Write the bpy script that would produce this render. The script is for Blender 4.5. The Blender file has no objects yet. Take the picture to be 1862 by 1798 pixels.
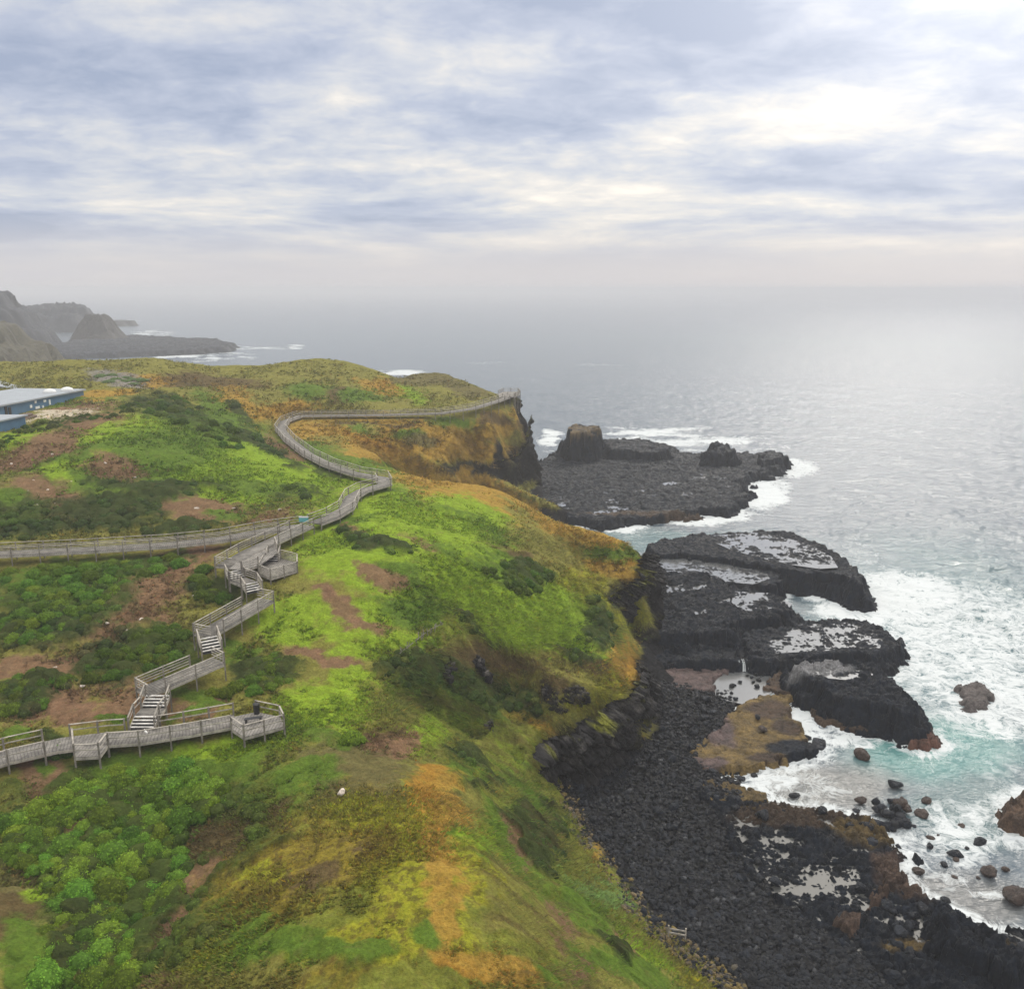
import bpy, math, random
import numpy as np
from mathutils import Vector, Matrix
from mathutils.geometry import delaunay_2d_cdt

random.seed(7)
RNG = np.random.default_rng(11)
S = bpy.context.scene
COL = S.collection
R = math.radians

# ------------------------------------------------------------------ camera and photo geometry
PW, PH, FL = 1862.0, 1798.0, 1600.0
CX, CY, CAMZ = PW / 2, PH / 2, 60.0
PITCH = math.atan(374.0 / FL)
CP, SP = math.cos(PITCH), math.sin(PITCH)


def ray(px, py):
    dx = (np.asarray(px, float) - CX) / FL
    dy = (CY - np.asarray(py, float)) / FL
    return dx, CP + dy * SP, -SP + dy * CP


def at(px, py, z):
    d = ray(px, py)
    t = (z - CAMZ) / d[2]
    return np.stack([d[0] * t, d[1] * t, np.zeros_like(t) + z], -1)


def proj(x, y, z):
    zz = z - CAMZ
    dep = y * CP - zz * SP
    dep = np.where(dep < 1, 1, dep)
    return CX + FL * x / dep, CY - FL * (y * SP + zz * CP) / dep


cam = bpy.data.cameras.new('camera')
cam.sensor_fit = 'HORIZONTAL'
cam.sensor_width = 36.0
cam.lens = 36.0 * FL / PW
cam.clip_start = 0.5
cam.clip_end = 90000
camo = bpy.data.objects.new('camera', cam)
camo.location = (0, 0, CAMZ)
camo.rotation_euler = (math.pi / 2 - PITCH, 0, 0)
COL.objects.link(camo)
S.camera = camo

# ------------------------------------------------------------------ noise


def _h(xi, yi, seed):
    h = (xi.astype(np.int64) * 374761393 + yi.astype(np.int64) * 668265263 + seed * 974711) & 0xffffffff
    h = ((h ^ (h >> 13)) * 1274126177) & 0xffffffff
    return (h ^ (h >> 16)) & 0xffffffff


def perlin(x, y, seed=0):
    x = np.asarray(x, float); y = np.asarray(y, float)
    x0 = np.floor(x); y0 = np.floor(y)
    fx, fy = x - x0, y - y0
    u = fx * fx * fx * (fx * (fx * 6 - 15) + 10)
    v = fy * fy * fy * (fy * (fy * 6 - 15) + 10)

    def g(ix, iy, dx, dy):
        a = _h(ix, iy, seed) * (2 * math.pi / 4294967296.0)
        return np.cos(a) * dx + np.sin(a) * dy
    n00 = g(x0, y0, fx, fy); n10 = g(x0 + 1, y0, fx - 1, fy)
    n01 = g(x0, y0 + 1, fx, fy - 1); n11 = g(x0 + 1, y0 + 1, fx - 1, fy - 1)
    return ((n00 * (1 - u) + n10 * u) * (1 - v) + (n01 * (1 - u) + n11 * u) * v) * 1.5


def fbm(x, y, octv=4, seed=0, gain=0.5):
    t = 0; a = 1.0; s = 0
    for i in range(octv):
        t = t + a * perlin(x * 2 ** i, y * 2 ** i, seed + i * 17)
        s += a; a *= gain
    return t / s


def ridged(x, y, octv=4, seed=0, gain=0.5):
    t = 0; a = 1.0; s = 0
    for i in range(octv):
        t = t + a * (1 - 2 * np.abs(perlin(x * 2 ** i, y * 2 ** i, seed + i * 13)))
        s += a; a *= gain
    return t / s


def worley(x, y, seed=0, jit=0.9):
    x = np.asarray(x, float); y = np.asarray(y, float)
    x0 = np.floor(x); y0 = np.floor(y)
    f1 = np.full(x.shape, 9.0); f2 = np.full(x.shape, 9.0); cid = np.zeros(x.shape)
    for i in (-1, 0, 1):
        for j in (-1, 0, 1):
            h = _h(x0 + i, y0 + j, seed)
            ax = x0 + i + 0.5 + jit * ((h & 0xffff) / 65535.0 - 0.5)
            ay = y0 + j + 0.5 + jit * (((h >> 16) & 0xffff) / 65535.0 - 0.5)
            d = np.hypot(x - ax, y - ay)
            nf = d < f1
            f2 = np.where(nf, f1, np.minimum(f2, d))
            cid = np.where(nf, (h % 9973) / 9973.0, cid)
            f1 = np.where(nf, d, f1)
    return f1, f2, cid


def sstep(a, b, x):
    t = np.clip((x - a) / (b - a), 0, 1)
    return t * t * (3 - 2 * t)


def poly_sd(poly, x, y):
    """signed distance to a closed outline, positive inside"""
    p = np.asarray(poly, float)
    n = len(p)
    d = np.full(x.shape, 1e9); ins = np.zeros(x.shape, bool)
    for i in range(n):
        ax, ay = p[i, 0], p[i, 1]
        bx, by = p[(i + 1) % n, 0], p[(i + 1) % n, 1]
        ex, ey = bx - ax, by - ay
        t = np.clip(((x - ax) * ex + (y - ay) * ey) / (ex * ex + ey * ey + 1e-9), 0, 1)
        d = np.minimum(d, np.hypot(x - ax - t * ex, y - ay - t * ey))
        c = (ay > y) != (by > y)
        xi = ax + (y - ay) * ex / (ey if abs(ey) > 1e-9 else 1e-9)
        ins ^= c & (x < xi)
    return np.where(ins, d, -d)


def lin(r, g, b):
    f = lambda c: (c / 255 / 12.92) if c / 255 <= 0.04045 else ((c / 255 + 0.055) / 1.055) ** 2.4
    return np.array([f(r), f(g), f(b)])


# ------------------------------------------------------------------ mesh + object helpers


def tag(o, label=None, cat=None, group=None, kind=None):
    if label: o['label'] = label
    if cat: o['category'] = cat
    if group: o['group'] = group
    if kind: o['kind'] = kind
    return o


def mkmesh(name, V, Fc, mat=None, col=None, attrs=None, uv=None, smooth=True):
    V = np.asarray(V, np.float32); Fc = np.asarray(Fc, np.int32)
    me = bpy.data.meshes.new(name)
    k = Fc.shape[1]
    me.vertices.add(len(V)); me.vertices.foreach_set('co', V.ravel())
    me.loops.add(Fc.size); me.loops.foreach_set('vertex_index', Fc.ravel())
    me.polygons.add(len(Fc))
    me.polygons.foreach_set('loop_start', np.arange(0, Fc.size, k, dtype=np.int32))
    if smooth:
        me.polygons.foreach_set('use_smooth', np.ones(len(Fc), bool))
    me.update(calc_edges=True)
    if col is not None:
        a = me.attributes.new('tint', 'FLOAT_COLOR', 'POINT')
        c = np.ones((len(V), 4), np.float32); c[:, :3] = col
        a.data.foreach_set('color', c.ravel())
    for n, v in (attrs or {}).items():
        a = me.attributes.new(n, 'FLOAT', 'POINT')
        a.data.foreach_set('value', np.asarray(v, np.float32).ravel())
    if uv is not None:
        l = me.uv_layers.new(name='UVMap')
        l.data.foreach_set('uv', np.asarray(uv, np.float32)[Fc.ravel()].ravel())
    if mat: me.materials.append(mat)
    return me


def link(name, me, parent=None, loc=None):
    o = bpy.data.objects.new(name, me)
    COL.objects.link(o)
    if parent: o.parent = parent
    if loc is not None: o.location = [float(v) for v in loc]
    return o


def empty(name, loc=(0, 0, 0), rz=0):
    o = bpy.data.objects.new(name, None)
    o.empty_display_size = 0.3
    o.location = [float(v) for v in loc]; o.rotation_euler = (0, 0, rz)
    COL.objects.link(o)
    return o


class MB:
    """collects boxes, bars and polygons of one part"""
    def __init__(self): self.v = []; self.f = []

    def box(self, c, s, rz=0.0):
        cx, cy, cz = c; sx, sy, sz = s[0] / 2, s[1] / 2, s[2] / 2
        b = len(self.v); ca, sa = math.cos(rz), math.sin(rz)
        for z in (-sz, sz):
            for x, y in ((-sx, -sy), (sx, -sy), (sx, sy), (-sx, sy)):
                self.v.append((cx + x * ca - y * sa, cy + x * sa + y * ca, cz + z))
        self.f += [tuple(b + i for i in q) for q in ((3, 2, 1, 0), (4, 5, 6, 7), (0, 1, 5, 4), (1, 2, 6, 5), (2, 3, 7, 6), (3, 0, 4, 7))]

    def bar(self, p, q, w, h):
        """a straight timber from p to q, w wide and h high, kept upright"""
        p = np.array(p, float); q = np.array(q, float)
        d = q - p; n = np.array([-d[1], d[0], 0]); L = np.linalg.norm(n)
        n = n / L * w / 2 if L > 1e-6 else np.array([w / 2, 0, 0])
        u = np.array([0, 0, h / 2]) if L > 1e-6 else np.array([0, w / 2, 0])
        b = len(self.v)
        for c in (p, q):
            for a in (-n - u, n - u, n + u, -n + u): self.v.append(tuple(c + a))
        self.f += [tuple(b + i for i in k) for k in ((3, 2, 1, 0), (4, 5, 6, 7), (0, 1, 5, 4), (1, 2, 6, 5), (2, 3, 7, 6), (3, 0, 4, 7))]

    def prism(self, pts, h):
        """upright slab: pts is the top outline (x,y,z), h its thickness"""
        n = len(pts); b = len(self.v)
        a2 = sum(pts[i][0] * pts[(i + 1) % n][1] - pts[(i + 1) % n][0] * pts[i][1] for i in range(n))
        if a2 < 0: pts = list(pts)[::-1]
        self.v += [tuple(float(c) for c in p) for p in pts] + [(float(p[0]), float(p[1]), float(p[2]) - h) for p in pts]
        self.f.append(tuple(b + i for i in range(n)))
        self.f.append(tuple(b + n + i for i in reversed(range(n))))
        for i in range(n):
            j = (i + 1) % n
            self.f.append((b + i, b + n + i, b + n + j, b + j))

    def tube(self, p, q, r0, r1=None, n=10):
        r1 = r0 if r1 is None else r1
        p = Vector([float(c) for c in p]); q = Vector([float(c) for c in q])
        qt = (q - p).to_track_quat('Z', 'Y'); b = len(self.v)
        for c, r in ((p, r0), (q, r1)):
            for i in range(n):
                a = 2 * math.pi * i / n
                self.v.append(tuple(c + qt @ Vector((r * math.cos(a), r * math.sin(a), 0))))
        self.f.append(tuple(b + i for i in reversed(range(n)))); self.f.append(tuple(b + n + i for i in range(n)))
        for i in range(n):
            j = (i + 1) % n; self.f.append((b + i, b + j, b + n + j, b + n + i))

    def build(self, name, mat, parent=None, loc=None):
        me = bpy.data.meshes.new(name)
        off = np.array(loc if loc is not None else (0, 0, 0), float)
        if parent is not None and loc is None: off = np.array(parent.location[:], float)
        me.from_pydata([tuple(np.array(v) - off) for v in self.v], [], self.f)
        me.materials.append(mat); me.update()
        o = bpy.data.objects.new(name, me); COL.objects.link(o)
        if parent is not None:
            o.parent = parent
            if loc is not None: o.location = [float(c) for c in loc]
        elif loc is not None: o.location = [float(c) for c in loc]
        return o


ICO = {}


def ico(sub):
    if sub not in ICO:
        import bmesh
        bm = bmesh.new(); bmesh.ops.create_icosphere(bm, subdivisions=sub, radius=1.0)
        v = np.array([x.co[:] for x in bm.verts]); bm.verts.index_update()
        f = np.array([[x.index for x in fc.verts] for fc in bm.faces]); bm.free()
        ICO[sub] = (v, f)
    return ICO[sub]


# ------------------------------------------------------------------ materials


class NT:
    def __init__(self, tree): self.t = tree; self.n = tree.nodes; self.l = tree.links

    def add(self, typ, inputs=None, **kw):
        n = self.n.new(typ)
        for k, v in kw.items(): setattr(n, k, v)
        for k, v in (inputs or {}).items():
            if hasattr(v, 'links') or isinstance(v, bpy.types.NodeSocket): self.l.new(v, n.inputs[k])
            else: n.inputs[k].default_value = v
        return n

    def math(self, op, a, b=0.0, c=0.0, clamp=False):
        n = self.n.new('ShaderNodeMath'); n.operation = op; n.use_clamp = clamp
        for i, v in enumerate((a, b, c)):
            if isinstance(v, bpy.types.NodeSocket): self.l.new(v, n.inputs[i])
            else: n.inputs[i].default_value = v
        return n.outputs[0]

    def mix(self, fac, a, b, blend='MIX', clamp=False):
        n = self.n.new('ShaderNodeMix'); n.data_type = 'RGBA'; n.blend_type = blend; n.clamp_result = clamp
        for k, v in ((0, fac), (6, a), (7, b)):
            if isinstance(v, bpy.types.NodeSocket): self.l.new(v, n.inputs[k])
            else: n.inputs[k].default_value = v if k == 0 else (*v, 1)
        return n.outputs[2]

    def noise(self, vec, scale, detail=4, rough=0.55, dist=0.0):
        return self.add('ShaderNodeTexNoise', {'Vector': vec, 'Scale': scale, 'Detail': detail, 'Roughness': rough, 'Distortion': dist}).outputs['Fac']

    def smooth(self, x, a, b, lo=0.0, hi=1.0):
        n = self.add('ShaderNodeMapRange', {'From Min': a, 'From Max': b, 'To Min': lo, 'To Max': hi}, interpolation_type='SMOOTHSTEP')
        if isinstance(x, bpy.types.NodeSocket): self.l.new(x, n.inputs[0])
        return n.outputs[0]


def material(name):
    m = bpy.data.materials.new(name); m.use_nodes = True
    t = NT(m.node_tree)
    b = m.node_tree.nodes['Principled BSDF']
    return m, t, b


def flat_mat(name, rgb, rough=0.6, var=0.25, scale=3.0, bump=0.1, metal=0.0):
    m, t, b = material(name)
    pos = t.add('ShaderNodeTexCoord').outputs['Object']
    n = t.noise(pos, scale, 5, 0.6)
    f = t.smooth(n, 0.3, 0.7, 1 - var, 1 + var)
    c = t.mix(1.0, tuple(rgb), (1, 1, 1), 'MULTIPLY')
    cc = t.add('ShaderNodeVectorMath', {0: tuple(rgb)}, operation='SCALE'); t.l.new(f, cc.inputs['Scale'])
    t.l.new(cc.outputs[0], b.inputs['Base Color'])
    b.inputs['Roughness'].default_value = rough; b.inputs['Metallic'].default_value = metal
    if bump:
        bp = t.add('ShaderNodeBump', {'Height': n, 'Strength': bump, 'Distance': 0.05})
        t.l.new(bp.outputs[0], b.inputs['Normal'])
    return m


def land_mat():
    m, t, b = material('turf_and_soil')
    pos = t.add('ShaderNodeNewGeometry').outputs['Position']
    tint = t.add('ShaderNodeAttribute', attribute_name='tint').outputs['Color']
    rock = t.add('ShaderNodeAttribute', attribute_name='rock').outputs['Fac']
    n1 = t.noise(pos, 0.9, 6, 0.65); n2 = t.noise(pos, 4.5, 4, 0.65)
    f = t.math('MULTIPLY', t.smooth(n1, 0.3, 0.7, 0.78, 1.2), t.smooth(n2, 0.3, 0.7, 0.78, 1.22))
    sc = t.add('ShaderNodeVectorMath', {0: tint}, operation='SCALE'); t.l.new(f, sc.inputs['Scale'])
    # hue wander between greener and browner plants
    hue = t.smooth(t.noise(pos, 2.1, 3, 0.6), 0.42, 0.72)
    warm = t.mix(1.0, sc.outputs[0], (1.14, 0.92, 0.82), 'MULTIPLY')
    c = t.mix(t.math('MULTIPLY', hue, 0.4), sc.outputs[0], warm)
    # lichen flecks and cracks on bare rock
    v = t.add('ShaderNodeTexVoronoi', {'Vector': pos, 'Scale': 0.8, 'Randomness': 1.0}, feature='DISTANCE_TO_EDGE').outputs['Distance']
    cr = t.smooth(v, 0.0, 0.12, 0.35, 1.0)
    rc = t.add('ShaderNodeVectorMath', {0: sc.outputs[0]}, operation='SCALE'); t.l.new(cr, rc.inputs['Scale'])
    fle = t.smooth(t.noise(pos, 1.7, 6, 0.75), 0.6, 0.7)
    rk = t.mix(t.math('MULTIPLY', fle, 0.5), rc.outputs[0], (0.16, 0.15, 0.13))
    c = t.mix(rock, c, rk)
    t.l.new(c, b.inputs['Base Color'])
    b.inputs['Roughness'].default_value = 0.85
    b.inputs['Specular IOR Level'].default_value = 0.04
    h = t.math('ADD', n2, t.math('MULTIPLY', t.noise(pos, 11, 3, 0.6), 0.4))
    bp = t.add('ShaderNodeBump', {'Height': h, 'Strength': 0.9, 'Distance': 0.25})
    t.l.new(bp.outputs[0], b.inputs['Normal'])
    return m


def leaf_mat(name, rough=0.6, objvar=False, base=(0.07, 0.13, 0.02)):
    m, t, b = material(name)
    pos = t.add('ShaderNodeNewGeometry').outputs['Position']
    tint = t.add('ShaderNodeAttribute', attribute_name='tint').outputs['Color']
    if objvar:
        rnd = t.add('ShaderNodeObjectInfo')
        tint = t.mix(1.0, tint, rnd.outputs['Color'], 'MULTIPLY')
    n = t.noise(pos, 3.0, 4, 0.6)
    sc = t.add('ShaderNodeVectorMath', {0: tint}, operation='SCALE'); t.l.new(t.smooth(n, 0.3, 0.7, 0.7, 1.3), sc.inputs['Scale'])
    t.l.new(sc.outputs[0], b.inputs['Base Color'])
    b.inputs['Roughness'].default_value = rough
    b.inputs['Specular IOR Level'].default_value = 0.06
    tr = t.add('ShaderNodeBsdfTranslucent', {'Color': sc.outputs[0]})
    mx = t.add('ShaderNodeMixShader', {0: 0.3})
    t.l.new(b.outputs[0], mx.inputs[1]); t.l.new(tr.outputs[0], mx.inputs[2])
    out = m.node_tree.nodes['Material Output']
    t.l.new(mx.outputs[0], out.inputs[0])
    return m


def rock_mat(name, wet=0.45, spec=0.10):
    m, t, b = material(name)
    pos = t.add('ShaderNodeNewGeometry').outputs['Position']
    tint = t.add('ShaderNodeAttribute', attribute_name='tint').outputs['Color']
    n1 = t.noise(pos, 0.7, 7, 0.65); n2 = t.noise(pos, 5.0, 5, 0.7)
    f = t.math('MULTIPLY', t.smooth(n1, 0.3, 0.7, 0.55, 1.5), t.smooth(n2, 0.3, 0.7, 0.6, 1.4))
    sc = t.add('ShaderNodeVectorMath', {0: tint}, operation='SCALE'); t.l.new(f, sc.inputs['Scale'])
    t.l.new(sc.outputs[0], b.inputs['Base Color'])
    t.l.new(t.smooth(n1, 0.35, 0.65, wet - 0.12, wet + 0.25), b.inputs['Roughness'])
    b.inputs['Specular IOR Level'].default_value = spec
    v = t.add('ShaderNodeTexVoronoi', {'Vector': pos, 'Scale': 1.3, 'Randomness': 1.0}, feature='F1').outputs['Distance']
    h = t.math('ADD', t.math('MULTIPLY', v, 0.6), n2)
    bp = t.add('ShaderNodeBump', {'Height': h, 'Strength': 0.8, 'Distance': 0.35})
    t.l.new(bp.outputs[0], b.inputs['Normal'])
    return m


def timber_mat(name, rgb, stripes=False):
    m, t, b = material(name)
    tc = t.add('ShaderNodeTexCoord')
    n = t.noise(tc.outputs['Object'], 1.3, 6, 0.7); n3 = t.noise(tc.outputs['Object'], 14, 3, 0.6)
    f = t.math('MULTIPLY', t.smooth(n, 0.3, 0.7, 0.6, 1.35), t.smooth(n3, 0.3, 0.7, 0.8, 1.2))
    if stripes:
        w = t.add('ShaderNodeTexWave', {'Vector': tc.outputs['UV'], 'Scale': 1.1, 'Distortion': 0.6, 'Detail': 2.0}, bands_direction='X').outputs['Fac']
        f = t.math('MULTIPLY', f, t.smooth(w, 0.0, 0.35, 0.6, 1.05))
    sc = t.add('ShaderNodeVectorMath', {0: tuple(rgb)}, operation='SCALE'); t.l.new(f, sc.inputs['Scale'])
    t.l.new(sc.outputs[0], b.inputs['Base Color'])
    b.inputs['Roughness'].default_value = 0.75
    return m


def water_mat(name, deep=(0.012, 0.05, 0.06), rough=0.08, coat=1.0):
    """pool water: no foam"""
    m, t, b = material(name)
    pos = t.add('ShaderNodeNewGeometry').outputs['Position']
    b.inputs['Base Color'].default_value = (*deep, 1)
    b.inputs['Roughness'].default_value = rough
    b.inputs['IOR'].default_value = 1.33
    b.inputs['Specular IOR Level'].default_value = 0.5
    b.inputs['Coat Weight'].default_value = coat; b.inputs['Coat IOR'].default_value = 1.55; b.inputs['Coat Roughness'].default_value = rough
    bp = t.add('ShaderNodeBump', {'Height': t.noise(pos, 1.6, 3, 0.5), 'Strength': 0.12, 'Distance': 0.1})
    t.l.new(bp.outputs[0], b.inputs['Normal'])
    return m


def sea_mat():
    m, t, b = material('sea_water')
    pos = t.add('ShaderNodeNewGeometry').outputs['Position']
    foam = t.add('ShaderNodeAttribute', attribute_name='foam').outputs['Fac']
    tint = t.add('ShaderNodeAttribute', attribute_name='tint').outputs['Color']
    # streaks and lace of foam
    wv = t.add('ShaderNodeTexNoise', {'Vector': pos, 'Scale': 0.16, 'Detail': 3.0, 'Roughness': 0.6}).outputs['Color']
    wp = t.add('ShaderNodeVectorMath', {0: wv, 1: (9.0, 9.0, 0.0)}, operation='MULTIPLY').outputs[0]
    wp = t.add('ShaderNodeVectorMath', {0: pos, 1: wp}, operation='ADD').outputs[0]
    a = t.noise(wp, 0.42, 7, 0.68)
    la = t.math('ABSOLUTE', t.math('SUBTRACT', t.noise(wp, 0.33, 5, 0.6), 0.5))
    lace = t.math('SUBTRACT', 1.0, t.math('MULTIPLY', la, 9.0), clamp=True)
    lb = t.math('ABSOLUTE', t.math('SUBTRACT', t.noise(wp, 0.95, 4, 0.6), 0.5))
    lace2 = t.math('SUBTRACT', 1.0, t.math('MULTIPLY', lb, 7.0), clamp=True)
    lc = t.math('MAXIMUM', lace, t.math('MULTIPLY', lace2, 0.8))
    n = t.math('ADD', t.math('MULTIPLY', a, 0.72), t.math('MULTIPLY', lc, 0.30))
    thr = t.math('SUBTRACT', 0.96, t.math('MULTIPLY', foam, 0.70))
    fac = t.math('MULTIPLY', t.math('SUBTRACT', n, thr), 4.6, clamp=True)
    fac = t.math('MULTIPLY', fac, t.smooth(foam, 0.0, 0.12))
    c = t.mix(fac, tint, (0.60, 0.635, 0.65))
    t.l.new(c, b.inputs['Base Color'])
    t.l.new(t.math('MULTIPLY_ADD', fac, 0.6, 0.20), b.inputs['Roughness'])
    b.inputs['IOR'].default_value = 1.33
    b.inputs['Specular IOR Level'].default_value = 0.9
    m1 = t.add('ShaderNodeMapping', {'Vector': pos, 'Scale': (0.6, 1.5, 1.0), 'Rotation': (0, 0, 0.5)}).outputs[0]
    h = t.math('ADD', t.noise(m1, 0.28, 5, 0.6, 0.4), t.math('MULTIPLY', t.noise(m1, 1.3, 4, 0.6), 0.35))
    bp = t.add('ShaderNodeBump', {'Height': h, 'Strength': 0.55, 'Distance': 1.3})
    t.l.new(bp.outputs[0], b.inputs['Normal'])
    return m


M = {
    'land': land_mat(),
    'grass': leaf_mat('grass_blades'),
    'shrub': leaf_mat('saltbush_leaves', objvar=True),
    'rock': rock_mat('wet_basalt'),
    'cobble': rock_mat('wet_cobbles', 0.26, 0.22),
    'timber': timber_mat('weathered_timber', (0.34, 0.31, 0.265)),
    'post': timber_mat('weathered_post', (0.21, 0.188, 0.16)),
    'deck': timber_mat('weathered_decking', (0.20, 0.185, 0.165), True),
    'nosing': timber_mat('pale_stair_nosing', (0.62, 0.60, 0.57)),
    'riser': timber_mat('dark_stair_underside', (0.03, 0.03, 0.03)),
    'pool': water_mat('tide_pool_water', (0.11, 0.115, 0.118), 0.17),
    'channel': water_mat('channel_water', (0.06, 0.062, 0.06), 0.42, 0.0),
    'sea': sea_mat(),
    'wall': flat_mat('blue_wall', (0.065, 0.15, 0.25), 0.5, 0.12, 0.6),
    'roof': flat_mat('pale_roof', (0.30, 0.33, 0.36), 0.5, 0.08, 0.4),
    'white': flat_mat('white_paint', (0.75, 0.75, 0.74), 0.5, 0.05, 2.0),
    'dark': flat_mat('black_paint', (0.015, 0.015, 0.017), 0.4, 0.2, 3.0),
    'stone': flat_mat('pale_stone', (0.52, 0.47, 0.42), 0.8, 0.3, 4.0, 0.5),
    'teal': flat_mat('teal_panel', (0.10, 0.36, 0.38), 0.4, 0.1, 3.0),
    'gravel': flat_mat('pale_gravel', (0.50, 0.46, 0.40), 0.9, 0.2, 2.0),
    'bird': flat_mat('white_feathers', (0.75, 0.74, 0.72), 0.7, 0.1, 20.0),
}
# ------------------------------------------------------------------ walkway centre lines (photo px, deck height)
PATH_LOWER = [(-60, 1396, 21.3), (20, 1372, 21.3), (110, 1352, 21.4), (190, 1342, 21.5), (258, 1338, 21.5), (340, 1325, 21.5), (428, 1309, 21.5)]
PATH_LEFT = [(-80, 1011, 26.4), (0, 1006, 26.4), (150, 999, 26.4), (300, 990, 26.5), (400, 980, 26.6), (490, 963, 26.9), (552, 955, 27.0)]
PATH_UPPER = [(572, 951, 27.0), (604, 939, 27.0), (630, 924, 27.0), (641, 902, 27.0), (660, 891, 27.0), (700, 880, 27.0), (694, 869, 27.0),
              (650, 862, 27.0), (600, 846, 27.0), (560, 826, 27.0), (527, 801, 27.0), (509, 780, 27.0), (519, 765, 27.0), (545, 756, 27.0),
              (600, 755, 27.0), (700, 754, 27.0), (800, 751, 27.2), (860, 742, 27.5), (903, 729, 27.9), (930, 719, 28.1)]


def path3(p):
    return [at(a, b, z) for a, b, z in p]


L_LOWER, L_LEFT, L_UPPER = path3(PATH_LOWER), path3(PATH_LEFT), path3(PATH_UPPER)
# the zigzag stair: flights run by real rise and going
_p = at(258, 1326, 21.5)
ZIG = [('stairs', _p, _p + (0, 1.25, 0.70), 4)]
_q = _p + (0, 1.25, 0.70); _q2 = _q + (0, 1.55, 0)
ZIG.append(('deck', _q, _q2))
ZIG.append(('stairs', _q2, _q2 + (0, 1.25, 0.70), 4))
_e = _q2 + (0, 1.25, 0.70)
_r1a, _r1b = at(259, 1259, 22.9), at(397, 1200, 23.5)
ZIG.append(('ramp', _r1a, _r1b))
_s2a, _s2b = at(386, 1185, 23.5), at(377, 1158, 24.4)
ZIG.append(('stairs', _s2a, _s2b, 5))
_r2a, _r2b = at(368, 1155, 24.4), at(483, 1089, 25.1)
ZIG.append(('ramp', _r2a, _r2b))
_s3a, _s3b = at(463, 1076, 25.1), at(453, 1060, 25.8)
ZIG.append(('stairs', _s3a, _s3b, 4))
_s4a, _s4b = at(431, 1052, 25.8), at(424, 1038, 26.5)
ZIG.append(('deck', _s3b, _s4a))
ZIG.append(('stairs', _s4a, _s4b, 4))
_r3a, _r3b = at(407, 1030, 26.5), at(452, 1004, 26.6)
_r4b = at(558, 955, 27.0)
ZIG.append(('ramp', _r3a, _r3b)); ZIG.append(('ramp', _r3b, _r4b))

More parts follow.
